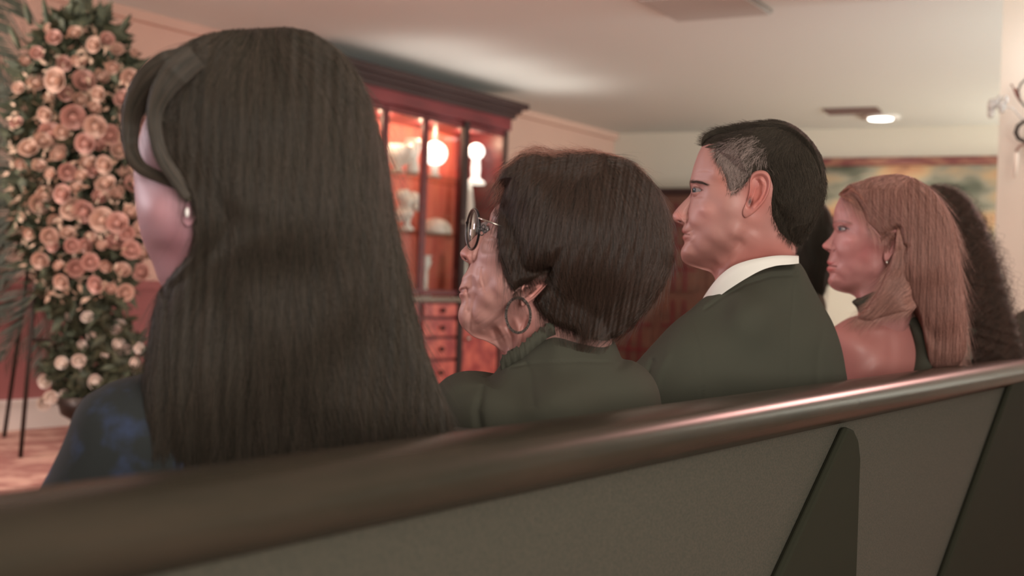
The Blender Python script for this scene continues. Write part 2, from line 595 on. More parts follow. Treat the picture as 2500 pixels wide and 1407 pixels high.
FW.box(mb, s_w - .02, s_r + .03, 0.02, QF + 0.02, z_t, z_t + .10)
mb.build('frieze', M_cherry, e, bevel=0.005)
mb = MB()
for k, (dz, dq) in enumerate(((.09, .05), (.13, .08), (.165, .12))):
    FW.box(mb, s_w - dq, s_r + dq, 0.02, QF + dq, z_t + dz, z_t + dz + .045)
mb.build('cornice', M_cherrydark, e, bevel=0.008)
mb = MB()
FW.box(mb, s_w, s_r, 0.02, QF - .01, DAIS, z_w - .03)
mb.build('lower_body', M_cherry, e)
mb = MB()
FW.box(mb, s_w - .02, s_r + .02, 0.02, QF + .035, z_w - .035, z_w)
mb.build('waist_ledge', mat('ledge_wood', lin(120, 104, 92), .25, coat=.5), e, bevel=0.006)
mb = MB()
FW.box(mb, s_w - .02, s_r + .02, 0.02, QF + .02, DAIS, DAIS + .1)
mb.build('plinth', M_cherrydark, e, bevel=0.006)
edges = [s_w, s_l, s_2, s_m, s_r]
for i in range(4):
    A, B = edges[i], edges[i + 1]
    st = .028
    mb = MB()
    FW.box(mb, A + .004, A + .004 + st, QF - .025, QF, z_w + .01, z_t - .005)
    FW.box(mb, B - .004 - st, B - .004, QF - .025, QF, z_w + .01, z_t - .005)
    FW.box(mb, A + .004 + st, B - .004 - st, QF - .025, QF, z_w + .01, z_w + .05)
    FW.box(mb, A + .004 + st, B - .004 - st, QF - .025, QF, z_t - .05, z_t - .005)
    d = mb.build('door', M_cherry if i != 2 else M_cherry, e, bevel=0.003)
    mb = MB()
    FW.box(mb, A + st, B - st, QF - .016, QF - .012, z_w + .04, z_t - .04)
    g = mb.build('glass_pane', M_glass, d)
    MB().ball(FW.P(B - .02 if i % 2 == 0 else A + .02, QF + .012, z_w + .55), .012, 8).build('knob', M_gold, d, True)
mb = MB()
FW.box(mb, s_m - .035, s_m + .03, QF - .02, QF + .02, DAIS + .1, z_t)
mb.build('pilaster', M_cherrydark, e, bevel=0.006)
mb = MB()
FW.box(mb, s_r - .035, s_r + .004, QF - .02, QF + .012, DAIS + .1, z_t)
mb.build('pilaster', M_cherrydark, e, bevel=0.006)
z_s1 = FW.hit(1095, 440, .3)[1]
z_s2 = FW.hit(1075, 572, .3)[1]
for i in range(4):
    for zs in (z_s1, z_s2):
        mb = MB()
        FW.box(mb, edges[i] + .03, edges[i + 1] - .02, 0.05, QF - .04, zs - .009, zs)
        mb.build('shelf', M_shelfglass, e)
# drawers in the middle, doors in the wings
zz = [z_w - .05, z_w - .16, z_w - .30, z_w - .46, DAIS + .12]
for k in range(4):
    for (A, B) in ((s_l, s_2), (s_2, s_m)):
        mb = MB()
        FW.box(mb, A + .03, B - .045, QF - .01, QF + .012, zz[k + 1] + .02, zz[k])
        d = mb.build('drawer', M_burl, e, bevel=0.005)
        MB().ball(FW.P((A + B) / 2, QF + .028, (zz[k] + zz[k + 1]) / 2 + .01), .018, 8).build('knob', M_cherrydark, d, True)
for (A, B) in ((s_w, s_l), (s_m, s_r)):
    mb = MB()
    FW.box(mb, A + .045, B - .05, QF - .01, QF + .012, DAIS + .12, z_w - .05)
    d = mb.build('door', M_burl, e, bevel=0.005)
    MB().ball(FW.P(A + .08, QF + .028, z_w - .3), .018, 8).build('knob', M_gold, d, True)

# lamps and china inside
M_glow = mat('lit_globe', (1, 1, 1), 0.4, emis=((1.0, 0.97, 0.88), 3.0))
M_glow2 = mat('lit_glass', (1, 1, 1), 0.4, emis=((1.0, 0.97, 0.9), 1.6))


def inside(px, py, q=0.30):
    a, z = FW.hit(px, py, q)
    return a, z


a, z = inside(1062, 375)
p = FW.P(a, .30, z)
e = empty('globe_lamp', FW.P(a, .30, z_s1), 'lit round white globe lamp on the top cabinet shelf', 'lamp')
MB().ball(p, .088, 14).build('globe', M_glow, e, True)
MB().lathe((p[0], p[1], z_s1), [(.05, 0), (.05, .015), (.028, .03), (.03, z - z_s1 - .07)], 20).build('base', M_china, e, True)
mb = MB(); mb.lathe((p[0], p[1], z + .08), [(.02, 0), (.018, .06), (.014, .12), (.02, .22)], 16)
mb.build('chimney', M_crystal, e, True)

a, z = inside(1163, 370)
p = FW.P(a, .30, z)
e = empty('pedestal_lamp', FW.P(a, .30, z_s1), 'lit white pedestal lamp with small globe in the right wing', 'lamp')
zb_ = z_s1
MB().ball(p, .062, 12).build('globe', M_glow, e, True)
MB().lathe((p[0], p[1], zb_), [(.075, 0), (.075, .015), (.03, .05), (.035, .12), (.028, .2), (.035, max(.24, z - zb_ - .04))], 20).build('base', M_glow2, e, True)

a, z = inside(957, 263, .42)
p = FW.P(a, .42, z)
e = empty('cabinet_spotlight', p, 'small bright spotlight at the top of the left glass bay', 'lamp')
MB().ball(p, .034, 10).build('bulb', mat('bright_bulb', (1, 1, 1), emis=((1, .98, .92), 14)), e, True)
mb = MB(); mb.tube([p, p + np.array([0, 0, z_t - z])], .012, 10)
mb.build('stem', M_gold, e, True)
for (px, py, A, B) in ((957, 263, s_l, s_2), (1062, 300, s_2, s_m), (1170, 320, s_m, s_r), (860, 250, s_w, s_l)):
    light('cabinet_lamp', 'POINT', FW.P((A + B) / 2, .30, z_t - .07), 5.5, (1.0, 0.74, 0.50), 0.03)


def china(name, px, zb, prof, label, cat, m=M_china, q=.25):
    a, z = inside(px, 500, q)
    p = FW.P(a, q, zb)
    o = MB().lathe((p[0], p[1], zb), prof, 24).build(name, m, None, True)
    return tag(o, label, cat)


a_, z_ = inside(965, 440, .25)
china('crystal_bowl', 968, z_s1, [(.05, 0), (.05, .02), (.02, .04), (.09, .09), (.11, .16), (.10, .2)], 'wide pale crystal bowl on the top shelf of the left bay', 'bowl')
china('crystal_vase', 1003, z_s1, [(.045, 0), (.05, .05), (.035, .12), (.06, .22), (.055, .26)], 'pale flared vase on the top shelf beside the crystal bowl', 'vase')
china('stacked_dishes', 990, z_s1 + .33, [(.07, 0), (.11, .02), (.11, .035), (.07, .045)], 'shallow white dish high up in the left bay', 'dish', M_glow2) if False else None
p = inside(1065, 560, .25)
china('domed_dish', 1066, z_s2, [(.115, 0), (.118, .03), (.105, .07), (.07, .105), (.02, .12)], 'white domed dish on the lower middle shelf', 'dish')
china('tall_vase', 1143, z_s2 - .0, [(.05, 0), (.055, .1), (.045, .25), (.03, .36), (.02, .40)], 'tall white vase on the lower shelf of the right wing', 'vase')
china('tall_vase', 1133, z_w, [(.05, 0), (.05, .18), (.04, .30), (.02, .34)], 'white vase at the bottom of the right wing near the nose', 'vase')
a, z = inside(1043, 640, .3)
china('small_figurine', 1044, z_w, [(.05, 0), (.045, .02), (.018, .06), (.02, z - z_w - .06), (.045, z - z_w), (.03, z - z_w + .03), (.05, z - z_w + .05)], 'small pale footed goblet at the bottom of the middle bay', 'goblet')
# white ruffled china flower in the left bay
a, z = inside(995, 510, .3)
e = empty('china_bouquet', FW.P(a, .3, z_s2), 'white ruffled china bouquet on the lower shelf of the left bay', 'ornament')
rng = random.Random(4)
mb = MB()
for k in range(16):
    mb.ball(FW.P(a + rng.uniform(-.07, .07), .3 + rng.uniform(-.05, .05), z + rng.uniform(-.10, .11)), rng.uniform(.028, .045), 7)
mb.build('blooms', M_china, e, True)
mb = MB(); mb.lathe(FW.P(a, .3, z_s2), [(.05, 0), (.05, .02), (.02, .05), (.03, max(.1, z - z_s2 - .08))], 16)
mb.build('stem', M_china, e, True)

# ------------------------------------------------------------------ flowers
rng = random.Random(11)
def rose_mesh(name, m, layers=4, seed=0):
    r = random.Random(seed)
    mb = MB()
    mb.ball((0, 0, .12), .42, 7, (1, 1, 1.15))
    for L in range(layers):
        n = 3 + L
        R = 0.25 + 0.25 * L
        tilt = 0.02 + 0.17 * L
        for k in range(n):
            a = 2 * math.pi * (k + 0.37 * L) / n + r.uniform(-.1, .1)
            w = (2 * math.pi / n) * 0.72
            vs = []
            for i in range(5):
                t = i / 4
                hgt = -0.5 + 1.25 * t - 0.15 * L * t * t
                rad = R * (0.35 + 0.75 * math.sin(t * math.pi * 0.55)) + tilt * t * t * 0.35
                for j in range(5):
                    s = (j / 4 - .5) * 2
                    ang = a + s * w * (0.45 + 0.55 * math.sin(math.pi * (0.15 + 0.7 * t)))
                    vs.append((rad * math.cos(ang), rad * math.sin(ang), hgt - 0.12 * s * s * t))
            fsx = [(i * 5 + j, i * 5 + j + 1, (i + 1) * 5 + j + 1, (i + 1) * 5 + j) for i in range(4) for j in range(4)]
            mb.add(vs, fsx)
    me = bpy.data.meshes.new(name)
    me.from_pydata(mb.v, [], mb.f)
    me.polygons.foreach_set('use_smooth', [True] * len(me.polygons))
    me.materials.append(m)
    return me


RM = [rose_mesh('rose', M_peach, 4, 1), rose_mesh('rose', M_pinkr, 4, 2), rose_mesh('rose', M_peach, 3, 3)]
RW = [rose_mesh('rose', M_whiter, 4, 5), rose_mesh('rose', M_whiter, 3, 6)]
toc = np.array([0.15, -1.0, 0.1])


def put_rose(me, px, py, D, size, parent, name='rose'):
    o = bpy.data.objects.new(name, me)
    COL.objects.link(o)
    p = W(px, py, D)
    d = Vector(toc) + Vector((rng.uniform(-.6, .6), 0, rng.uniform(-.5, .6)))
    q = d.to_track_quat('Z', 'Y')
    o.parent = parent
    o.matrix_parent_inverse = Matrix.Translation(-Vector(parent.location))
    o.location = tuple(p)
    o.rotation_euler = q.to_euler()
    s = size * D / FP / 1.35
    o.scale = (s, s, s)
    return o


DF = 5.75
spray = empty('flower_spray', W(190, 700, DF), 'tall spray of peach roses and greenery on the black easel', 'flower arrangement')
big = [(90, 203, 19), (132, 92, 15), (183, 81, 17), (137, 196, 24), (205, 198, 22), (247, 190, 20), (318, 190, 18), (157, 155, 15), (190, 148, 15), (70, 363, 20),
       (122, 326, 22), (152, 322, 20), (105, 345, 17), (209, 350, 20), (147, 377, 24), (290, 366, 17), (178, 285, 24), (196, 245, 20), (234, 308, 22), (268, 330, 20),
       (215, 400, 22), (256, 402, 18), (232, 415, 18), (110, 474, 20), (97, 497, 20), (154, 474, 19), (187, 460, 18), (258, 450, 20), (248, 478, 18), (290, 472, 20), (178, 512, 24),
       (206, 516, 22), (135, 541, 19), (250, 537, 24), (287, 545, 21), (73, 571, 16), (120, 577, 17), (280, 592, 18), (222, 585, 19), (99, 636, 17), (184, 655, 18), (145, 650, 14),
       (150, 688, 15), (234, 695, 17), (270, 706, 15), (305, 714, 17), (345, 665, 17), (120, 70, 13), (230, 110, 16), (262, 95, 14), (275, 165, 17), (300, 290, 20), (330, 320, 16),
       (350, 250, 18), (340, 400, 18), (330, 450, 20), (320, 520, 20), (345, 560, 18), (320, 610, 18), (60, 150, 13), (45, 215, 12), (300, 240, 18), (230, 265, 17), (285, 120, 13), (165, 420, 18), (125, 425, 16),
       (330, 355, 15), (240, 355, 14), (60, 265, 13), (110, 280, 15), (90, 130, 13), (200, 430, 16), (310, 420, 15), (220, 640, 17), (260, 650, 16), (300, 660, 15), (175, 600, 15), (330, 130, 11), (345, 480, 15), (40, 300, 13), (50, 400, 14), (62, 500, 14), (355, 300, 15), (362, 350, 14), (352, 620, 15), (210, 600, 15), (250, 600, 14), (95, 405, 14), (130, 600, 13), (205, 150, 14), (240, 230, 15), (160, 230, 15), (340, 200, 14), (365, 520, 13), (310, 570, 15), (120, 240, 14), (165, 570, 14)]
for i, (x, y, r) in enumerate(big):
    dd = DF - 0.16 - rng.uniform(0, .12) + abs(x - 190) / 190 * .12
    put_rose(RM[i % 3], x, y, dd, r * 1.38, spray)


def foliage(name, region, n, D, dep, size, m, parent, seed):
    r = random.Random(seed)
    mb = MB()
    k = 0
    while k < n:
        x, y = r.uniform(region[0], region[1]), r.uniform(region[2], region[3])
        ex = ((x - (region[0] + region[1]) / 2) / ((region[1] - region[0]) / 2))
        ey = ((y - (region[2] + region[3]) / 2) / ((region[3] - region[2]) / 2))
        if ex * ex + ey * ey > 1:
            continue
        k += 1
        p = W(x, y, D + r.uniform(-dep, dep))
        d = np.array([r.gauss(0, 1), r.gauss(0, 1), r.gauss(0, 1)])
        d /= np.linalg.norm(d)
        w = np.cross(d, [r.gauss(0, 1), r.gauss(0, 1), r.gauss(0, 1)])
        w /= np.linalg.norm(w)
        L = size * r.uniform(.6, 1.3)
        b = L * .2
        mb.add([p, p + d * L * .35 + w * b, p + d * L, p + d * L * .35 - w * b, ], [(0, 1, 2, 3)])
    return mb.build(name, m, parent)


tag(foliage('foliage', (30, 360, 20, 800), 4200, DF, .11, .11, M_leaf, spray, 2), kind='stuff')
tag(foliage('blossoms', (20, 350, 60, 760), 1100, DF - .1, .12, .042, M_blossom, spray, 3), kind='stuff')
# stems of stock and snapdragon standing up out of the spray
for (x0, y0, x1, y1) in ((120, 80, 105, -10), (210, 60, 195, -20), (235, 110, 260, 40), (285, 90, 320, 35), (170, 60, 178, -20), (300, 130, 345, 150), (75, 60, 60, 10), (50, 120, 20, 60)):
    pts = [W(x0 + (x1 - x0) * t, y0 + (y1 - y0) * t, DF - .05) for t in (0, .35, .7, 1)]
    mb = MB()
    mb.tube(pts, [.010, .016, .013, .004], 6)
    mb.build('flower_stalk', M_leaf, spray, True)
# palm fronds at the left
mb = MB()
for (x0, y0, x1, y1) in ((80, 320, -60, 60), (70, 420, -80, 300), (80, 520, -60, 520), (90, 640, -50, 760), (110, 700, 10, 880), (70, 240, -70, 120), (120, 760, 110, 900), (90, 60, 30, -60), (150, 760, 250, 880), (60, 580, -80, 650), (60, 360, -60, 200), (50, 480, -70, 430), (60, 560, -50, 580), (70, 160, -50, 0), (40, 260, -60, 150), (50, 640, -60, 700), (80, 700, -30, 830), (60, 100, -20, -40), (40, 330, -60, 330), (50, 430, -60, 520), (30, 200, -70, 40), (45, 600, -60, 620)):
    for t in np.linspace(.03, 1, 30):
        p = W(x0 + (x1 - x0) * t, y0 + (y1 - y0) * t, DF + .12)
        ax = W(x1, y1, DF + .12) - W(x0, y0, DF + .12)
        ax /= np.linalg.norm(ax)
        sd = np.cross(ax, [0, 1, 0])
        for sg in (-1, 1):
            d = ax * .8 + sd * sg * .6 + np.array([0, rng.uniform(-.2, .2), rng.uniform(-.15, .05)])
            L = .20 * (1.15 - .7 * t)
            mb.add([p, p + d * L * .4 + np.array([0, .002, .007]), p + d * L, p + d * L * .4 - np.array([0, .002, .007])], [(0, 1, 2, 3)])
    mb.tube([W(x0, y0, DF + .12), W(x1, y1, DF + .12)], .004, 5)
mb.build('palm_fronds', M_palm, spray)

# black easel
es = empty('easel', (W(60, 1100, 5.6)[0], 5.6, DAIS), 'black metal easel holding up the tall flower spray', 'easel')
def floor_pt(px, py, z=DAIS):
    r = ray(px, py)
    return CAM + r * ((z - CAM[2]) / r[2])


tops = W(120, 300, DF + .2)
for (x, y) in ((10, 1068), (50, 1118), (290, 1100)):
    p = floor_pt(x, y)
    mb = MB()
    mb.tube([p, p + (tops - p) * .5, tops], .011, 8)
    mb.build('leg', M_iron, es, True)
mb = MB()
mb.tube([W(80, 830, DF + .1), W(240, 835, DF + .1)], .008, 8)
mb.build('crossbar', M_iron, es, True)

# low arrangement of white roses in a dark urn
ur = floor_pt(215, 1105)
low = empty('rose_urn', ur, 'low arrangement of white roses in a dark urn on the platform', 'flower arrangement')
DU = ur[1]
for (x, y, r) in ((175, 773, 15), (213, 775, 15), (288, 800, 21), (226, 818, 15), (200, 845, 17), (290, 845, 23), (300, 852, 20), (152, 887, 21), (192, 880, 17), (110, 932, 17), (236, 933, 25),
                  (107, 985, 18), (124, 970, 17), (158, 965, 18), (165, 985, 14), (330, 885, 16), (325, 905, 13), (205, 905, 13), (255, 870, 13), (340, 850, 13)):
    put_rose(RW[(x + y) % 2], x, y, DU - .08 + rng.uniform(-.05, .05), r * 1.1, low)
tag(foliage('foliage', (120, 350, 760, 1010), 1100, DU, .08, .09, M_leaf, low, 9), kind='stuff')
uz = W(190, 1010, DU)[2]
MB().lathe((ur[0], ur[1], DAIS), [(.10, 0), (.10, .02), (.03, .05), (.03, .12), (.13, uz - DAIS), (.15, uz - DAIS + .08)], 24).build('urn', M_iron, low, True)

# ------------------------------------------------------------------ the pew
pw = empty('pew', PEW.P(0.4, -0.2, 0), 'long wooden church pew with fabric back and polished top rail', 'pew')
S0, S1 = -1.6, 2.6
mb = MB()
prof = [(0.008, .905), (0.02, .915), (0.026, .930), (0.020, .945), (0.004, .953), (-0.02, .957), (-0.045, .955), (-0.062, .946), (-0.068, .93), (-0.062, .915), (-0.045, .905), (-.02, .90)]
n = len(prof)
vs = [PEW.P(a, q, z) for a in np.linspace(S0, S1, 30) for q, z in prof]
fsx = [(i * n + j, i * n + (j + 1) % n, (i + 1) * n + (j + 1) % n, (i + 1) * n + j) for i in range(29) for j in range(n)]
fsx += [tuple(range(n)), tuple(29 * n + j for j in range(n - 1, -1, -1))]
mb.add(vs, fsx)
mb.build('top_rail', M_pewwood, pw, True)
mb = MB()
PEW.box(mb, S0, S1, -.04, 0.0, .10, .912)
mb.build('back_panel', M_pewfab, pw)
mb = MB()
PEW.box(mb, S0, S1, -.50, -.04, .40, .45)
mb.build('seat', M_pewfab, pw, bevel=.015)
def bracket(apex, left_bottom, right_top, name='bracket'):
    # tapered support standing against the rear of the pew back
    aT, zT = PEW.hit(*apex, .014)
    aL, zL = PEW.hit(*left_bottom, .014)
    aR, zR = PEW.hit(*right_top, .014)
    sl = (aT - aL) / (zT - zL)
    zB = .02
    outl = [(aT, zT), (aT + (aR - aT) * .45, zT - .006), (aT + (aR - aT) * .8, zT - .022), (aR, zT - .05), (aR, zB), (aT + sl * (zB - zT), zB)]
    k = len(outl)
    mb = MB()
    mb.add([PEW.P(a, 0.0, z) for a, z in outl] + [PEW.P(a, .014, z) for i, (a, z) in enumerate(outl)],
           [tuple(range(k)), tuple(range(2 * k - 1, k - 1, -1))] + [(i, i + k, (i + 1) % k + k, (i + 1) % k) for i in range(k)])
    return mb.build(name, M_pewdark, pw, bevel=.006)


bracket((2072, 1043), (1905, 1407), (2105, 1080))
bracket((2476, 926), (2305, 1407), (2600, 960))
mb = MB()
oz2 = [(0.0, .45), (0, 0), (-.5, 0), (-.5, .45)]
PEW.box(mb, S0, S0 + .05, -.5, 0.0, 0, .7)
mb.build('end_panel', M_pewdark, pw, bevel=.01)

# ------------------------------------------------------------------ people: relief helpers
def catmull(pts, n, closed=True):
    P = np.array(pts, float)
    k = len(P)
    seg = k if closed else k - 1
    out = []
    for i in range(seg):
        if closed:
            p0, p1, p2, p3 = P[(i - 1) % k], P[i], P[(i + 1) % k], P[(i + 2) % k]
        else:
            p0, p1, p2, p3 = P[max(i - 1, 0)], P[i], P[i + 1], P[min(i + 2, k - 1)]
        t0, t1 = 0.0, np.linalg.norm(p1 - p0) ** .5 + 1e-6
        t2 = t1 + np.linalg.norm(p2 - p1) ** .5 + 1e-6
        t3 = t2 + np.linalg.norm(p3 - p2) ** .5 + 1e-6
        m = max(4, int(np.linalg.norm(p2 - p1) / 2))
        for t in np.linspace(t1, t2, m, endpoint=False):
            A1 = (t1 - t) / (t1 - t0) * p0 + (t - t0) / (t1 - t0) * p1 if t1 > 1e-5 else p1
            A2 = (t2 - t) / (t2 - t1) * p1 + (t - t1) / (t2 - t1) * p2
            A3 = (t3 - t) / (t3 - t2) * p2 + (t - t2) / (t3 - t2) * p3 if t3 - t2 > 1e-5 else p2
            B1 = (t2 - t) / (t2 - t0) * A1 + (t - t0) / (t2 - t0) * A2
            B2 = (t3 - t) / (t3 - t1) * A2 + (t - t1) / (t3 - t1) * A3
            out.append((t2 - t) / (t2 - t1) * B1 + (t - t1) / (t2 - t1) * B2)
    if not closed:
        out.append(P[-1])
    out = np.array(out)
    q = np.vstack([out, out[:1]]) if closed else out
    d = np.r_[0, np.cumsum(np.linalg.norm(np.diff(q, axis=0), axis=1))]
    s = np.linspace(0, d[-1], n, endpoint=not closed)
    return np.c_[np.interp(s, d, q[:, 0]), np.interp(s, d, q[:, 1])]


def sstep(x):
    x = np.clip(x, 0, 1)
    return x * x * (3 - 2 * x)


def polydist(U, V, pts):
    """distance to a polyline and side (positive below / right-hand)"""
    P = np.array(pts, float)
    best = np.full(U.shape, 1e9)
    side = np.zeros(U.shape)
    for a, b in zip(P[:-1], P[1:]):
        d = b - a
        L = (d ** 2).sum() + 1e-9
        t = np.clip(((U - a[0]) * d[0] + (V - a[1]) * d[1]) / L, 0, 1)
        x, y = a[0] + t * d[0], a[1] + t * d[1]
        dd = np.hypot(U - x, V - y)
        sd = np.sign(d[0] * (V - a[1]) - d[1] * (U - a[0]))
        m = dd < best
        best = np.where(m, dd, best)
        side = np.where(m, sd, side)
    return best, side


def inpoly(U, V, pts):
    P = np.array(pts, float)
    c = np.zeros(U.shape, bool)
    j = len(P) - 1
    for i in range(len(P)):
        xi, yi, xj, yj = P[i, 0], P[i, 1], P[j, 0], P[j, 1]
        if yi != yj:
            c ^= ((yi > V) != (yj > V)) & (U < (xj - xi) * (V - yi) / (yj - yi) + xi)
        j = i
    return c


def rbf(U, V, pts, pw=3.0):
    num = np.zeros(U.shape)
    den = np.zeros(U.shape)
    for (x, y, w) in pts:
        k = 1.0 / ((U - x) ** 2 + (V - y) ** 2 + 30.0) ** (pw / 2)
        num += k * w
        den += k
    return num / den


class Frame:
    """plane through a point of the person, square to the line of sight, with depth y towards the viewer"""

    def __init__(s, px, py, D):
        s.O = W(px, py, D)
        r = ray(px, py)
        s.r = r / np.linalg.norm(r)
        s.s = D / FP
        s.D = D
        s.den = np.dot(s.O - CAM, s.r)

    def to(s, U, V, Y):
        R = FV[None] + ((U - CX) / FP)[:, None] * RV[None] + ((CY - V) / FP)[:, None] * UV[None]
        t = s.den / (R @ s.r)
        return CAM[None] + t[:, None] * R - Y[:, None] * s.r[None]


class Shell:
    """a closed body bounded by an outline; half thickness from a field h(u, v)"""

    def __init__(s, outline, c, n=600, closed=True, raw=False):
        s.B = catmull(outline, n)
        s.c = np.array(c, float)
        d = s.B - s.c
        s.th = np.arctan2(d[:, 1], d[:, 0])
        o = np.argsort(s.th)
        s.ths = np.r_[s.th[o] - 2 * np.pi, s.th[o], s.th[o] + 2 * np.pi]
        rr = np.hypot(d[:, 0], d[:, 1])[o]
        s.rs = np.r_[rr, rr, rr]

    def rho(s, U, V):
        """0 at the centre, 1 on the outline; outline wiggles fade away inwards"""
        if not hasattr(s, 'gt'):
            s.gt = np.linspace(-np.pi, np.pi, 1440, endpoint=False)
            g = np.interp(s.gt, s.ths, s.rs)
            k = np.exp(-(np.arange(-150, 151) / 48.0) ** 2)
            s.gs = np.convolve(np.r_[g[-150:], g, g[:150]], k / k.sum(), 'valid')
            s.gt2, s.gs2 = np.r_[s.gt, np.pi], np.r_[s.gs, s.gs[0]]
        th = np.arctan2(V - s.c[1], U - s.c[0])
        r = np.hypot(U - s.c[0], V - s.c[1])
        Rd = np.interp(th, s.ths, s.rs)
        Rs = np.interp(th, s.gt2, s.gs2)
        w = sstep((r / np.minimum(Rs, Rd) - .78) / .20)
        return r / (Rs * (1 - w) + Rd * w)

    def lens(s, U, V, p=2.0, q=.5):
        r = np.clip(s.rho(U, V), 0, 1)
        return (1 - r ** p) ** q

    def grid(s, nr):
        ph = np.linspace(0, np.pi / 2, nr + 1)[1:]
        ro = np.sin(ph)
        U = s.c[0] + (s.B[:, 0] - s.c[0])[None] * ro[:, None]
        V = s.c[1] + (s.B[:, 1] - s.c[1])[None] * ro[:, None]
        return U, V

    def mesh(s, fr, hf, hb, nr=90, nrb=None):
        """front field hf and back field hb -> verts, faces, (u, v, front flag)"""
        n = len(s.B)
        out, uv, faces = [], [], []
        base = 0
        rims = []
        for side, h in ((1, hf), (-1, hb)):
            k = nr if side > 0 else (nrb or nr // 2)
            U, V = s.grid(k)
            u = np.r_[s.c[0], U.ravel()]
            v = np.r_[s.c[1], V.ravel()]
            y = h(u, v)
            out.append(fr.to(u, v, y * side))
            uv.append(np.c_[u, v, np.full(len(u), side)])
            for j in range(n):
                j2 = (j + 1) % n
                f = (base, base + 1 + j2, base + 1 + j)
                faces.append(f if side < 0 else f[::-1])
            for i in range(k - 1):
                a = base + 1 + i * n
                b = a + n
                for j in range(n):
                    j2 = (j + 1) % n
                    f = (a + j, a + j2, b + j2, b + j)
                    faces.append(f if side < 0 else f[::-1])
            rims.append(base + 1 + (k - 1) * n)
            base += 1 + k * n
        for j in range(n):
            j2 = (j + 1) % n
            faces.append((rims[0] + j2, rims[0] + j, rims[1] + j, rims[1] + j2))
        return np.vstack(out), faces, np.vstack(uv)


def join(parts):
    V, F, UVs = [], [], []
    n = 0
    for v, f, uv in parts:
        V.append(v)
        UVs.append(uv)
        F += [tuple(i + n for i in q) for q in f]
        n += len(v)
    return np.vstack(V), F, np.vstack(UVs)


def paint(uv, base, blobs):
    """skin colours and painted-in shade; blobs = (kind, data, colour, strength)"""
    U, V = uv[:, 0], uv[:, 1]
    C = np.tile(np.array(base, float), (len(U), 1))
    for kind, data, col, k in blobs:
        if kind == 'blob':
            x, y, rx, ry, an = data
            a = math.radians(an)
            du, dv = U - x, V - y
            p, q = du * math.cos(a) + dv * math.sin(a), -du * math.sin(a) + dv * math.cos(a)
            w = np.exp(-((p / rx) ** 2 + (q / ry) ** 2))
        elif kind == 'stroke':
            pts, wd = data
            d, _ = polydist(U, V, pts)
            w = np.exp(-(d / wd) ** 2)
        elif kind == 'poly':
            pts, wd = data
            d, _ = polydist(U, V, list(pts) + [pts[0]])
            w = np.where(inpoly(U, V, pts), 1 - .5 * np.exp(-d / wd), .5 * np.exp(-d / wd))
        w = (w * k)[:, None]
        C = C * (1 - w) + np.array(col)[None] * w
    return C


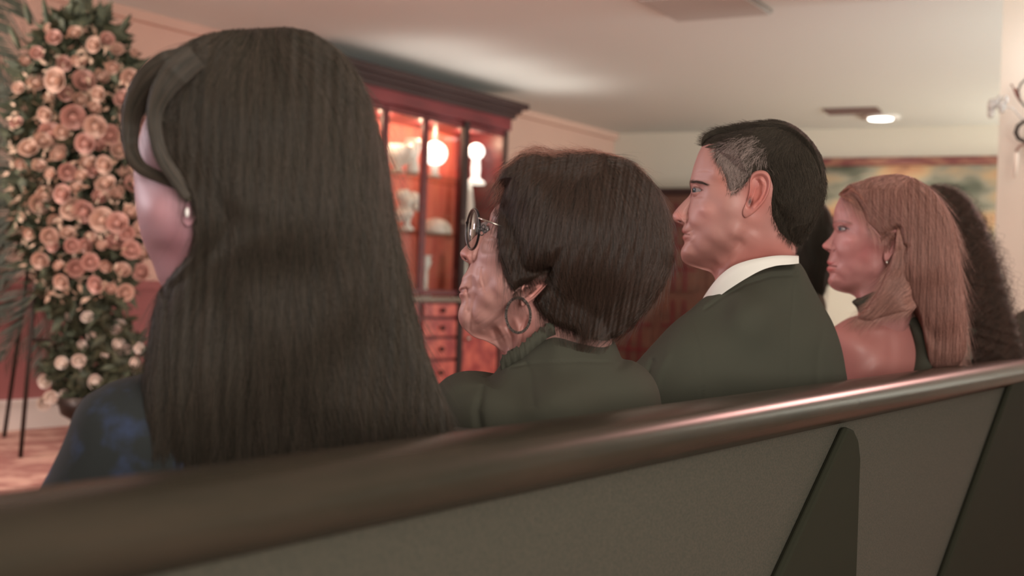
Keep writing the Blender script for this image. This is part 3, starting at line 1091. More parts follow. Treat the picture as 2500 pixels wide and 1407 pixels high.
def strands(name, fr, poly, hfun, flow, n, length, rad, m, parent, seed=1, offs=.004, both=True, step=14, wav=0.0, centre=None, outline=None, edge=4.0, seeds=None, ymax=None, taper=.3, soft=0.0):
    """hair strands that follow a flow field over a shell"""
    rg = np.random.default_rng(seed)
    P = np.array(poly, float)
    x0, y0 = P.min(0)
    x1, y1 = P.max(0)
    S = []
    while sum(len(q) for q in S) < n:
        q = rg.uniform((x0, y0), (x1, y1), (n * 2, 2))
        ok = inpoly(q[:, 0], q[:, 1], poly)
        if soft:
            dd, _ = polydist(q[:, 0], q[:, 1], list(poly) + [poly[0]])
            ok &= rg.uniform(0, 1, len(q)) < dd / soft
        S.append(q[ok])
    s0 = np.vstack(S)[:n]
    fl = np.array(flow, float)
    dn = fl[:, 2:4] / np.linalg.norm(fl[:, 2:4], axis=1, keepdims=True)

    def F(p):
        d2 = (p[:, None, 0] - fl[None, :, 0]) ** 2 + (p[:, None, 1] - fl[None, :, 1]) ** 2 + 60.0
        w = d2 ** -1.6
        f = (w[:, :, None] * dn[None]).sum(1) / w.sum(1)[:, None]
        return f / (np.linalg.norm(f, axis=1, keepdims=True) + 1e-9)

    ln = length * rg.uniform(.6, 1.15, n)
    p = s0.copy()
    half = int(step * .35)
    for _ in range(half):      # start upstream of the seed
        p2 = p - F(p) * (ln / step)[:, None]
        ok = inpoly(p2[:, 0], p2[:, 1], poly)
        p = np.where(ok[:, None], p2, p)
    path = [p.copy()]
    drift = rg.normal(0, .15, (n, 1))
    for k in range(step - 1):
        f = F(p)
        g = np.c_[-f[:, 1], f[:, 0]]
        p = p + (f + g * (drift + wav * np.sin(k * 1.3 + rg.uniform(0, 6.28, (n, 1)) * 0 + s0[:, :1] * .21 + s0[:, 1:] * .13))) * (ln / step)[:, None]
        path.append(p.copy())
    T = np.stack(path, 1)                       # n, step, 2
    off = rg.uniform(.15, 1, n) ** 1.0 * offs
    off = off[:, None] * (0.35 + .65 * np.linspace(0, 1, step)[None] * 1.0)
    U, V = T[..., 0].ravel(), T[..., 1].ravel()
    of = off.ravel()
    c = centre if centre is not None else P.mean(0)
    if outline is not None:
        ro = np.clip(outline.rho(U, V), 0, 1.0)
        rr = outline.rho(U, V)
    else:
        ro = np.zeros(U.shape)
        rr = ro
    ex = ro ** edge
    y = hfun(U, V) + of * (1 - ex)
    y = np.maximum(y, 0) + np.where(rr > 1, 0, 0)
    sc = 1 + ex * of / fr.s / np.maximum(np.hypot(U - c[0], V - c[1]), 20)
    U2, V2 = c[0] + (U - c[0]) * sc, c[1] + (V - c[1]) * sc
    sgn = np.ones(n)
    if both:
        sgn[int(n * .82):] = -1
    sg = np.repeat(sgn, step)
    X = fr.to(U2, V2, y * sg).astype('f')
    hc = bpy.data.hair_curves.new(name)
    hc.add_curves([step] * n)
    hc.attributes['position'].data.foreach_set('vector', X.ravel())
    ra = hc.attributes.get('radius') or hc.attributes.new('radius', 'FLOAT', 'POINT')
    rr_ = rad * np.linspace(1, taper, step)[None] * rg.uniform(.7, 1.2, (n, 1))
    ra.data.foreach_set('value', rr_.ravel().astype('f'))
    hc.materials.append(m)
    o = bpy.data.objects.new(name, hc)
    COL.objects.link(o)
    if parent is not None:
        o.parent = parent
        o.matrix_parent_inverse = Matrix.Translation(-Vector(parent.location))
    return o


def ring_body(rows, q_gap, m, name, parent, ex=2.4, seat=.46, ratio=1.8, wr=0.0, seed=0, cut=None, lean=0.0, colors=None):
    """torso as stacked rounded rings set square to the pew; rows = (py, left px, right px[, ratio])"""
    rg = np.random.default_rng(seed)
    R = []
    for row in rows:
        py, xl, xr = row[:3]
        rt = row[3] if len(row) > 3 else ratio
        mx = (xl + xr) / 2
        b = .12
        for _ in range(6):
            r = ray(mx, py)
            qc = -(q_gap + b)
            t = (np.dot(PEW.o + qc * PEW.m - CAM, PEW.m)) / np.dot(r, PEW.m)
            p = CAM + t * r
            half = (xr - xl) / 2 * t / FP * np.linalg.norm(r) / np.linalg.norm(r)
            rn = r[:2] / np.linalg.norm(r[:2])
            perp = np.array([rn[1], -rn[0]])
            ka, kb = abs(np.dot(PEW.d[:2], perp)), abs(np.dot(PEW.m[:2], perp))
            b = half / math.sqrt((rt * ka) ** 2 + kb ** 2)
        R.append((p, b * rt, b))
    # carry the lowest ring down to the seat
    p, a, b = R[-1]
    z = p[2]
    while z > seat + .08:
        z -= .06
        R.append((np.array([p[0], p[1], z]), a, b))
    R.append((np.array([p[0], p[1], seat + .012]), a * .93, b * .93))
    n = 96
    vs = []
    K = len(R)
    # densify
    zs = np.array([r[0][2] for r in R])
    idx = np.linspace(0, K - 1, (K - 1) * 5 + 1)
    for f in idx:
        i = int(min(f, K - 2))
        t = f - i
        g = lambda j: R[min(max(j, 0), K - 1)]
        def cr(v0, v1, v2, v3):
            return v1 + .5 * t * (v2 - v0 + t * (2 * v0 - 5 * v1 + 4 * v2 - v3 + t * (3 * (v1 - v2) + v3 - v0)))
        c = cr(g(i - 1)[0], g(i)[0], g(i + 1)[0], g(i + 2)[0])
        a = cr(g(i - 1)[1], g(i)[1], g(i + 1)[1], g(i + 2)[1])
        b = cr(g(i - 1)[2], g(i)[2], g(i + 1)[2], g(i + 2)[2])
        for j in range(n):
            th = 2 * math.pi * j / n
            cc, ss = math.cos(th), math.sin(th)
            rad = 1.0
            x = a * np.sign(cc) * abs(cc) ** (2 / ex)
            y = b * np.sign(ss) * abs(ss) ** (2 / ex)
            q = c + x * PEW.d + y * PEW.m
            if wr:
                w = wr * (math.sin(q[2] * 31 + th * 3 + seed) * math.sin(th * 5 + q[2] * 9 + seed * 2) + .5 * math.sin(q[2] * 70 + th * 7))
                q = q + w * (math.cos(th) * PEW.d + math.sin(th) * PEW.m)
            vs.append(q)
    L = len(idx)
    fs_ = [(i * n + j, (i + 1) * n + j, (i + 1) * n + (j + 1) % n, i * n + (j + 1) % n) for i in range(L - 1) for j in range(n)]
    fs_ += [tuple(range(n)), tuple((L - 1) * n + j for j in range(n - 1, -1, -1))]
    o = link_mesh(name, vs, fs_, m, parent, True)
    return o, R


def legs(parent, R, m, name='trousers'):
    p, a, b = R[-1]
    mb = MB()
    for sg in (-1, 1):
        h = p + sg * .09 * PEW.d
        h = np.array([h[0], h[1], .46 + .085])
        k = h - PEW.m * .44
        f = np.array([k[0], k[1], .07]) 
        mb.tube([h + PEW.m * .03, h - PEW.m * .2, k, k - PEW.m * .03 - np.array([0, 0, .06]), (k + f) / 2, f], [.085, .08, .065, .06, .055, .045], 16)
        mb.tube([f + PEW.m * .06 + np.array([0, 0, -.02]), f - PEW.m * .02 + np.array([0, 0, -.02]), f - PEW.m * .17 + np.array([0, 0, -.035])], [.04, .045, .03], 12)
    mb.build(name, m, parent, True)


def px_tube(fr, pts, rads, name, m, parent, n=14):
    """tube through (px, py, y, r)"""
    U = np.array([p[0] for p in pts], float)
    V = np.array([p[1] for p in pts], float)
    Y = np.array([p[2] for p in pts], float)
    X = fr.to(U, V, Y)
    return MB().tube(list(X), rads, n).build(name, m, parent, True)


def smax(a, b, k):
    h = np.clip(.5 + .5 * (a - b) / k, 0, 1)
    return b * (1 - h) + a * h + k * h * (1 - h)


class Head:
    def __init__(s, fr, outline, inner, c, W_, p=2.2, q=.5, nose=None, feats=(), eye=None, n=900, shift=0.0):
        s.fr = fr
        s.out = Shell(outline, c, n)
        s.inn = Shell(inner, c, n)
        s.W_, s.p, s.q, s.nose, s.feats, s.eye = W_, p, q, nose, feats, eye
        s.prof = np.array(outline)

    def h(s, U, V):
        k = s.inn.lens(U, V, s.p, s.q)
        h0 = k * rbf(U, V, s.W_)
        if s.nose:
            # nose = (profile polyline top->bottom, [(v, width m, reach px)])
            pr, ws = s.nose
            pr = np.array(pr)
            xf = np.interp(V, pr[:, 1], pr[:, 0])
            d = np.clip(U - xf, 0, None)
            ws = np.array(ws)
            w = np.interp(V, ws[:, 0], ws[:, 1])
            rc = np.interp(V, ws[:, 0], ws[:, 2])
            hn = w * np.sqrt(np.clip(1 - (1 - np.clip(d / rc, 0, 1)) ** 2, 0, 1))
            inside = (V > pr[0, 1]) & (V < pr[-1, 1])
            fade = np.clip(1.6 - d / (rc * 1.6), 0, 1)
            hn = np.where(inside, hn * fade, 0)
            h0 = np.maximum(h0, smax(h0, hn, .0035) * np.where(hn > 0, 1, 0))
        m = sstep(h0 / .014)
        for kind, data, amp in s.feats:
            if kind == 'blob':
                x, y, rx, ry, an = data
                a = math.radians(an)
                du, dv = U - x, V - y
                pp_, qq = du * math.cos(a) + dv * math.sin(a), -du * math.sin(a) + dv * math.cos(a)
                h0 = h0 + m * amp * np.exp(-((pp_ / rx) ** 2 + (qq / ry) ** 2))
            elif kind == 'crease':
                pts, wd = data
                d, _ = polydist(U, V, pts)
                h0 = h0 + m * amp * np.exp(-(d / wd) ** 2)
            elif kind == 'step':
                pts, wd, reach = data
                d, sd = polydist(U, V, pts)
                h0 = h0 + m * amp * (1 / (1 + np.exp(-np.clip(sd * d / wd, -30, 30)))) * np.exp(-(d / reach) ** 2)
        if s.eye:
            (x, y, Rb, yc, opening) = s.eye
            r2 = ((U - x) ** 2 + (V - y) ** 2) * s.fr.s ** 2
            Rl = Rb + .0016
            lid = yc + np.sqrt(np.clip(Rl ** 2 - r2, 0, None))
            near = r2 < Rl ** 2
            h0 = np.where(near, np.maximum(h0, lid), h0)
            d, _ = polydist(U, V, list(opening) + [opening[0]])
            ins = inpoly(U, V, opening)
            op = yc + np.sqrt(np.clip((Rb - .0015) ** 2 - r2, 0, None))
            w = np.where(ins, sstep(.5 + d / 1.6), sstep(.5 - d / 1.6))
            h0 = h0 * (1 - w) + np.minimum(op, h0) * w
        return h0

    def hb(s, U, V):
        e, s.eye = s.eye, None
        r = s.h(U, V)
        s.eye = e
        return r

    def mesh(s, nr=120):
        return s.out.mesh(s.fr, s.h, s.hb, nr)


def ear_mesh(fr, outline, c, hh, lift0, lift1, canal, helix_w=.2, k=1.0, n=260, nr=46, tragus=None, anti=None):
    """an ear: outer rim, hollow, inner ridge and lobe"""
    E = Shell(outline, c, n)
    x0 = min(p[0] for p in outline)
    x1 = max(p[0] for p in outline)
    y0 = min(p[1] for p in outline)
    y1 = max(p[1] for p in outline)
    base = float(hh(np.array([x0 + 3.]), np.array([(y0 + y1) / 2]))[0])

    def top(U, V):
        r = E.rho(U, V)
        t = np.clip((U - x0) / (x1 - x0), 0, 1)
        plane = base + lift0 + (lift1 - lift0) * t ** 1.2
        rim = .0032 * k * np.exp(-((r - .87) / .10) ** 2)
        lobe = sstep((V - (y0 + (y1 - y0) * .70)) / ((y1 - y0) * .16))
        hollow = -.0065 * k * (1 - sstep((r - .35) / .42)) * (1 - lobe)
        scapha = -.003 * k * np.exp(-((r - .70) / .085) ** 2) * (1 - lobe)
        z = plane + rim * (1 - .5 * lobe) + hollow + scapha
        front = sstep(1 - (U - x0) / ((x1 - x0) * .30))
        z = z * (1 - front * .8) + (base + .0025) * front * .8
        if anti:
            d, _ = polydist(U, V, anti)
            z = z + .0038 * k * np.exp(-(d / ((x1 - x0) * .075)) ** 2)
        if tragus:
            z = z + .004 * k * np.exp(-(((U - tragus[0]) / ((x1 - x0) * .09)) ** 2 + ((V - tragus[1]) / ((y1 - y0) * .06)) ** 2))
        z = z - .011 * k * np.exp(-(((U - canal[0]) / ((x1 - x0) * .085)) ** 2 + ((V - canal[1]) / ((y1 - y0) * .085)) ** 2))
        edge = np.clip((1 - r) / .10, 0, 1)
        z = z - .003 * (1 - np.sqrt(np.clip(1 - (1 - edge) ** 2, 0, 1)))
        return z

    def under(U, V):       # back of the ear; sinks into the head near the front
        r = E.rho(U, V)
        t = np.clip((U - x0) / (x1 - x0), 0, 1)
        plane = base + lift0 + (lift1 - lift0) * t ** 1.2
        z = plane - .0055
        z = np.minimum(z, base - .004 + (lift1 + .004) * t ** 2)
        z = np.where(t < .5, np.minimum(z, base - .006), z)
        return -z

    v1, f1, u1 = E.mesh(fr, top, under, nr, nr // 2)
    return v1, f1, u1


def eyeball(fr, x, y, Rb, yc, look, parent, iris_r=.0058, lash=None):
    """eye with an iris turned towards `look` (screen-left, up, towards viewer)"""
    O = fr.to(np.array([float(x)]), np.array([float(y)]), np.array([yc]))[0]
    Rr = fr.to(np.array([x + 1.]), np.array([float(y)]), np.array([yc]))[0] - O
    Rr /= np.linalg.norm(Rr)
    Ur = fr.to(np.array([float(x)]), np.array([y - 1.]), np.array([yc]))[0] - O
    Ur /= np.linalg.norm(Ur)
    d = -Rr * look[0] + Ur * look[1] - fr.r * look[2]
    d /= np.linalg.norm(d)
    e = MB().ball(O, Rb, 18).build('eye', M_eyew, parent, True)
    a = np.cross(d, [0, 0, 1.0])
    a /= np.linalg.norm(a)
    b = np.cross(d, a)
    for nm, rr, off, m in (('iris', iris_r, .0004, M_iris), ('pupil', iris_r * .42, .0007, M_black)):
        mb = MB()
        rings = 5
        vs = []
        for i in range(rings + 1):
            q = rr * i / rings
            for j in range(24):
                an = 2 * math.pi * j / 24
                vs.append(O + d * (math.sqrt(Rb ** 2 - q * q) + off) + q * (math.cos(an) * a + math.sin(an) * b))
        mb.add(vs, [(i * 24 + j, i * 24 + (j + 1) % 24, (i + 1) * 24 + (j + 1) % 24, (i + 1) * 24 + j) for i in range(rings) for j in range(24)])
        mb.build(nm, m, e, True)
    return e


SK = lin(196, 134, 122)



def over(L, hd, d, T, sink, k):
    """hair height: the full shell, drawn down to the head along the face hairline"""
    cap = hd - sink + T + k * np.clip(d - 6, 0, None)
    low = (hd - sink + T) * sstep(hd / .03)
    return smax(np.minimum(L, cap), np.minimum(low, hd + .012), .003)


# ================================================================== the man
MD = 2.0
fm = Frame(1830, 500, MD)
man = empty('person', (fm.O[0], fm.O[1], 0.46), 'man with short greying dark hair in a dark suit and white collar, seen in profile', 'person')
man_prof = [(1706, 372), (1701, 385), (1694, 405), (1688, 428), (1684, 443), (1683.5, 450), (1685, 458), (1687.5, 468), (1681, 480), (1668, 493), (1650, 513), (1642.5, 524), (1642, 530), (1644.5, 537),
            (1650, 542), (1658, 545.5), (1665.5, 548.5), (1666.5, 553), (1663.5, 561), (1665, 567.5), (1671, 571.5), (1665.5, 577), (1665.5, 583), (1669.5, 589), (1670, 595.5), (1664, 607), (1661.5, 618),
            (1663, 630), (1668, 638.5), (1679, 647), (1711, 657.5), (1736, 667), (1746, 684), (1742, 705), (1742, 735)]
man_back = [(1766, 720), (1825, 678), (1885, 652), (1930, 638), (1942, 620), (1942, 600), (1950, 585), (1975, 545), (1994, 500), (2000, 455), (1994, 415), (1978, 378), (1952, 348), (1918, 325), (1878, 315), (1830, 318), (1780, 326), (1742, 334), (1718, 352)]
man_in = [(1706, 372), (1701, 385), (1694, 405), (1688, 428), (1685.5, 443), (1686, 452), (1688.5, 460), (1690, 470), (1687, 485), (1682, 505), (1676, 525), (1672, 538), (1670, 547), (1668.5, 553), (1666, 561), (1667, 567.5), (1671, 571.5),
          (1668, 577), (1668, 583), (1671, 589), (1671, 595.5), (1665, 607), (1662, 618), (1663.5, 630), (1668, 638.5), (1679, 647), (1711, 657.5), (1736, 667), (1746, 684), (1742, 705), (1742, 735)]
man_W = [(1710, 400, .060), (1740, 360, .058), (1700, 450, .056), (1730, 470, .066), (1760, 420, .072), (1800, 360, .070), (1880, 360, .074), (1950, 420, .076), (1930, 500, .074), (1850, 440, .078), (1780, 500, .071), (1730, 510, .066),
         (1700, 530, .060), (1690, 570, .050), (1685, 610, .043), (1680, 635, .038), (1720, 600, .054), (1750, 570, .062), (1800, 560, .066), (1830, 520, .069), (1760, 625, .050), (1800, 600, .055), (1850, 580, .060), (1740, 655, .040),
         (1800, 650, .054), (1860, 640, .059), (1920, 620, .062), (1830, 720, .062), (1760, 700, .050)]
man_nose = ([(1690, 462), (1687.5, 468), (1681, 480), (1668, 493), (1650, 513), (1642.5, 524), (1642, 530), (1644.5, 537), (1650, 542), (1658, 545.5), (1665.5, 550)],
            [(462, .010, 12), (480, .0095, 14), (500, .011, 20), (520, .0135, 24), (532, .0170, 24), (541, .0170, 22), (548, .012, 16)])
man_open = [(1691, 461.5), (1698, 459), (1707, 460.5), (1716, 466), (1709, 469), (1700, 470.5), (1692, 470)]
man_feats = [('blob', (1703, 466, 20, 13, 5), -.0095), ('blob', (1712, 448, 24, 6, 6), .0030), ('crease', ([(1690, 475), (1701, 481), (1716, 480)], 3.5), -.0012),
             ('blob', (1722, 512, 26, 16, -10), .0040), ('blob', (1700, 498, 9, 13, 20), -.002),
             ('crease', ([(1681, 522), (1681, 535), (1677, 545)], 2.6), -.0040), ('blob', (1671, 532, 8, 9, 0), .0030), ('blob', (1660, 541, 6.5, 2.8, 12), -.0065),
             ('crease', ([(1682, 540), (1690, 556), (1693, 572)], 6), -.0016),
             ('crease', ([(1668, 571), (1676, 571.5), (1684, 574)], 1.6), -.0035), ('blob', (1672, 565, 8, 4, 0), .0006), ('blob', (1673, 580, 8, 4.5, 0), .0008),
             ('blob', (1680, 591, 14, 5, 0), -.0012), ('blob', (1682, 618, 20, 15, 0), .003), ('blob', (1700, 570, 14, 26, 10), -.0015),
             ('step', ([(1672, 645), (1712, 642), (1752, 628), (1790, 600), (1815, 560), (1824, 530)], 7, 60), -.011),
             ('blob', (1770, 590, 34, 22, -35), .003), ('crease', ([(1835, 575), (1815, 598), (1790, 628), (1772, 658), (1755, 700)], 15), .0035),
             ('crease', ([(1808, 592), (1786, 620), (1765, 652)], 9), -.0022), ('blob', (1752, 452, 22, 20, 0), -.0025), ('crease', ([(1705, 420), (1725, 418), (1740, 422)], 3), -.0006)]
mh = Head(fm, man_prof + man_back, man_in + man_back, (1806, 512), man_W, 2.3, .5, man_nose, man_feats)
h_eye = float(mh.h(np.array([1709.]), np.array([466.]))[0])
yc_m = h_eye + .0015 - .0125
mh.eye = (1709, 466, .0120, yc_m, man_open)
man_ear_out = [(1857, 419), (1840, 423), (1832, 432), (1829, 446), (1829, 462), (1826, 482), (1819, 500), (1813.5, 514), (1814.5, 525), (1821, 531), (1832, 526), (1846, 515), (1858, 502), (1868, 488), (1876, 470), (1880, 450), (1878, 434), (1870, 423)]
parts = [mh.mesh(130), ear_mesh(fm, man_ear_out, (1849, 468), mh.h, .002, .017, (1830, 494), tragus=(1826, 486), anti=[(1838, 505), (1852, 492), (1860, 474), (1862, 455), (1856, 440)])]
V_, F_, UV_ = join(parts)
red = lin(176, 84, 78)
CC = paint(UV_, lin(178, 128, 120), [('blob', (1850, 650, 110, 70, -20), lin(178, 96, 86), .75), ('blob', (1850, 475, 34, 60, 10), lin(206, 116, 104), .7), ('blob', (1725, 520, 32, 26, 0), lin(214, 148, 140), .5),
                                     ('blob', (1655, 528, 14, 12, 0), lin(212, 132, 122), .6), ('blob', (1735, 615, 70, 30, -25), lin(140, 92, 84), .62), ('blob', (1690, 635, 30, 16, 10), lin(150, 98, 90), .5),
                                     ('blob', (1664, 566, 13, 5, 0), lin(176, 96, 92), .7), ('blob', (1667, 581, 11, 5, 0), lin(186, 104, 98), .75), ('stroke', ([(1667, 571), (1678, 571.5)], 1.3), lin(90, 50, 48), .8),
                                     ('stroke', ([(1685, 444), (1694, 444), (1708, 446), (1722, 449), (1731, 453)], 3.6), lin(110, 76, 68), .6), ('blob', (1661, 541.5, 6, 2.2, 10), lin(70, 36, 36), .8),  # eyebrow; nostril darkened with shade painted into the skin
                                     ('stroke', ([(1692, 458), (1699, 456.5), (1708, 458.5), (1718, 465.5)], 1.4), lin(60, 40, 40), .8), ('blob', (1831, 493, 5, 9, 10), lin(40, 16, 14), .95), ('blob', (1846, 452, 6, 14, 12), lin(150, 76, 70), .5),  # lash line; ear canal's dark hollow is painted-in shade
                                     ('blob', (1766, 440, 22, 36, 0), lin(204, 130, 112), .5), ('blob', (1709, 476, 14, 5, 0), lin(176, 118, 112), .4)])
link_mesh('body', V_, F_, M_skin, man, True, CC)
eyeball(fm, 1709, 466, .0120, yc_m, (1.0, .02, .62), man, .0062)

man_hair_poly = [(1715.6, 361), (1712.5, 345), (1722, 328), (1749, 314.5), (1776, 309), (1821, 301), (1859, 296.5), (1900, 295), (1934, 305), (1964, 326), (1988, 353), (2003, 379), (2012, 409), (2016, 440), (2015.5, 470),
                 (2008, 503), (1992, 534), (1974, 568), (1958, 594), (1947, 602), (1919, 583), (1900, 564), (1884, 530), (1880, 500), (1884, 460), (1876, 434), (1858, 421), (1838, 428), (1822, 450), (1810, 459), (1798, 467),
                 (1784, 470), (1779, 451), (1765, 413), (1750, 392), (1747, 372), (1750, 354), (1732, 355)]
hl_man = [(1715.6, 361), (1732, 355), (1750, 354), (1747, 372), (1750, 392), (1765, 413), (1779, 451), (1784, 470), (1798, 467), (1810, 459), (1822, 450), (1838, 428), (1858, 421), (1876, 434), (1884, 460), (1880, 500), (1884, 530), (1900, 564), (1919, 583), (1947, 602)]
hs = Shell(man_hair_poly, (1900, 380), 700)


def man_hh(U, V):
    d, _ = polydist(U, V, hl_man)
    L = hs.lens(U, V, 2.6, .5) * .091
    T = .0055 * (1 - np.exp(-d / 9.0)) + .004 * sstep((360 - V) / 40)
    return over(L, mh.hb(U, V), d, T, .0012, .0004)


v1, f1, u1 = hs.mesh(fm, man_hh, man_hh, 70)
M_mh = mat('dark_hair', lin(62, 56, 48), 0.9, noise=((500, 500, 500), lin(72, 64, 56), .4, .6), spec=.03)
mhair = link_mesh('hair', v1, f1, M_mh, man, True)
flow_m = [(1720, 345, -1, -.25), (1760, 325, -1, -.15), (1820, 310, -1, -.05), (1900, 300, -1, .0), (1960, 330, -.3, .6), (1760, 400, -.15, 1), (1790, 440, .1, 1), (1800, 380, -.7, .7), (1850, 350, -.8, .35), (1900, 350, -.5, .6),
          (1960, 400, .3, 1), (2000, 450, .1, 1), (1990, 520, -.3, 1), (1940, 560, -.3, 1), (1900, 480, .1, 1), (1880, 420, .3, 1), (1745, 360, -.9, .4)]
hm_dark = hair_mat('dark_hair_strands', lin(48, 44, 38), lin(82, 72, 63), .6, .1)
hm_grey = hair_mat('grey_hair_strands', lin(110, 92, 86), lin(190, 168, 160), .5)
strands('hair_strands', fm, man_hair_poly, man_hh, flow_m, 15000, 26, .00019, hm_dark, mhair, 3, .0042, True, 7, .25, (1870, 450), hs, 10)
grey_poly = [(1742, 362), (1750, 354), (1770, 350), (1800, 352), (1820, 375), (1836, 400), (1836, 426), (1822, 448), (1806, 460), (1798, 467), (1785, 469), (1778, 450), (1764, 412), (1748, 388)]
strands('grey_temple_strands', fm, [(1742, 372), (1752, 366), (1772, 364), (1795, 372), (1812, 392), (1824, 415), (1828, 432), (1820, 448), (1806, 460), (1798, 467), (1785, 469), (1778, 450), (1764, 412), (1748, 388)], lambda U, V: man_hh(U, V) + .0008, flow_m, 1700, 26, .00020, hm_grey, mhair, 5, .0035, True, 7, .35, (1870, 450), hs, 10, soft=12)
ebp = [(1684, 442), (1700, 442), (1718, 445), (1733, 453), (1720, 451.5), (1700, 448), (1685, 448)]
strands('grey_temple_strands', fm, grey_poly, lambda U, V: man_hh(U, V) + .0005, flow_m, 800, 26, .00018, hm_grey, mhair, 15, .004, True, 7, .35, (1870, 450), hs, 10, soft=25)
strands('grey_flecks', fm, [(1750, 345), (1800, 330), (1850, 335), (1880, 380), (1884, 430), (1860, 420), (1836, 426), (1800, 452), (1765, 400)], lambda U, V: man_hh(U, V) + .0012, flow_m, 900, 24, .00016, hm_grey, mhair, 6, .004, True, 7, .35, (1870, 450), hs, 10, soft=40)
strands('eyebrow', fm, ebp, mh.h, [(1690, 445, 1, -.25), (1730, 450, 1, .35)], 150, 14, .00013, hm_dark, man, 6, .0016, False, 6, .1, (1800, 470))

# shirt collar: a band round the neck standing above the jacket
top = catmull([(1949, 624), (1925, 621.5), (1893, 621), (1860, 625), (1825, 632), (1790, 645), (1762, 666), (1738, 694), (1716, 728)], 60, False)
bot = catmull([(1949, 642), (1925, 643), (1893, 645), (1860, 654), (1825, 672), (1790, 694), (1765, 712), (1740, 735), (1722, 756)], 60, False)
vs, k = [], 60
for row, ex in ((top, 0.0), (top * .5 + bot * .5, .002), (bot, .003)):
    U, V = row[:, 0], row[:, 1]
    t = np.linspace(0, 1, k)
    Y = .0665 * np.sqrt(np.clip(np.sin(np.pi * (.02 + .93 * t)), 0, 1)) + .003 + ex
    vs.append(fm.to(U, V, Y))
inn = fm.to(top[:, 0], top[:, 1] + 1, .0665 * np.sqrt(np.clip(np.sin(np.pi * (.02 + .93 * np.linspace(0, 1, k))), 0, 1)) - .001)
vs = [inn] + vs
far = [fm.to(r[:, 0], r[:, 1], -y) for r, y in ((top, .0665 * np.sqrt(np.clip(np.sin(np.pi * (.02 + .93 * np.linspace(0, 1, k))), 0, 1)) + .002), (bot, .0665 * np.sqrt(np.clip(np.sin(np.pi * (.02 + .93 * np.linspace(0, 1, k))), 0, 1)) + .004))]
A = np.vstack(vs)
fs_ = [(i * k + j, (i + 1) * k + j, (i + 1) * k + j + 1, i * k + j + 1) for i in range(3) for j in range(k - 1)]
mb = MB()
mb.add(A, fs_)
mb.add(np.vstack(far), [(j, j + 1, k + j + 1, k + j) for j in range(k - 1)])
# close the nape
mb.add([vs[1][0], vs[3][0], far[1][0], far[0][0]], [(0, 1, 2, 3)])
mb.build('shirt_collar', M_shirt, man, True)
# jacket: neck band relief then rings
jk = [(1716, 729), (1740, 716), (1765, 698), (1790, 680), (1825, 660), (1860, 646), (1893, 640), (1925, 638.5), (1947, 638.5), (1962, 655), (1980, 690), (2008, 742), (2034, 790), (2054, 848), (2064, 900), (2070, 950), (2060, 1010), (1900, 1060), (1700, 1070),
      (1560, 1040), (1535, 960), (1540, 900), (1560, 878), (1598, 836), (1640, 792), (1690, 752)]
js = Shell(jk, (1830, 850), 500)


def jk_h(U, V):
    L = js.lens(U, V, 2.2, .5)
    w = rbf(U, V, [(1830, 650, .075), (1740, 720, .085), (1900, 640, .07), (1830, 760, .13), (1650, 850, .13), (2000, 850, .11), (1830, 950, .13), (1700, 950, .14), (1960, 720, .09)], 3)
    h = L * w
    for pts, wd, a in (([(1948, 640), (1935, 700), (1925, 800), (1920, 980)], 3, -.0015), ([(1600, 870), (1590, 900), (1572, 925)], 7, -.006), ([(1640, 850), (1615, 900), (1600, 960)], 10, .004),
                       ([(1720, 742), (1760, 712), (1820, 678), (1880, 660), (1948, 656)], 4, .003), ([(1722, 752), (1765, 722), (1822, 690), (1880, 672), (1946, 668)], 3, -.003),
                       ([(1690, 770), (1720, 850), (1720, 960)], 3, -.002), ([(2010, 780), (1990, 850), (1985, 960)], 8, -.003)):
        d, _ = polydist(U, V, pts)
        h = h + sstep(h / .02) * a * np.exp(-(d / wd) ** 2)
    return h


v1, f1, u1 = js.mesh(fm, jk_h, jk_h, 70)
# swing the jacket square to the pew: shift depth along the view so it sits between rail and seat front
def swing(v, fr, cu, k):
    """turn a shell about its vertical axis so that its right side lies farther away"""
    r2 = fr.r.copy(); r2[2] = 0; r2 /= np.linalg.norm(r2)
    rt = np.array([r2[1], -r2[0], 0])
    O = fr.to(np.array([float(cu)]), np.array([700.]), np.array([0.]))[0]
    off = (v - O) @ rt
    d = v - CAM[None]
    d = d / np.linalg.norm(d, axis=1, keepdims=True)
    return v + (k * off)[:, None] * d


def keep_off(v):
    """slide points that would enter the pew back away along their line of sight"""
    v = v.copy()
    q = (v - PEW.o[None]) @ PEW.m
    d = v - CAM[None]
    d /= np.linalg.norm(d, axis=1, keepdims=True)
    bad = (q > -.075) & (v[:, 2] < .965)
    t = np.where(bad, (-.075 - q) / (d @ PEW.m), 0)
    return v + t[:, None] * d


jacket = link_mesh('jacket', swing(v1, fm, 1830, .6), f1, M_suit, man, True)
_, R = ring_body([(1000, 1545, 2062, 1.7), (1060, 1545, 2062, 1.7)], .085, M_suit, 'jacket_lower', man, seat=.46)
legs(man, R, M_suit)

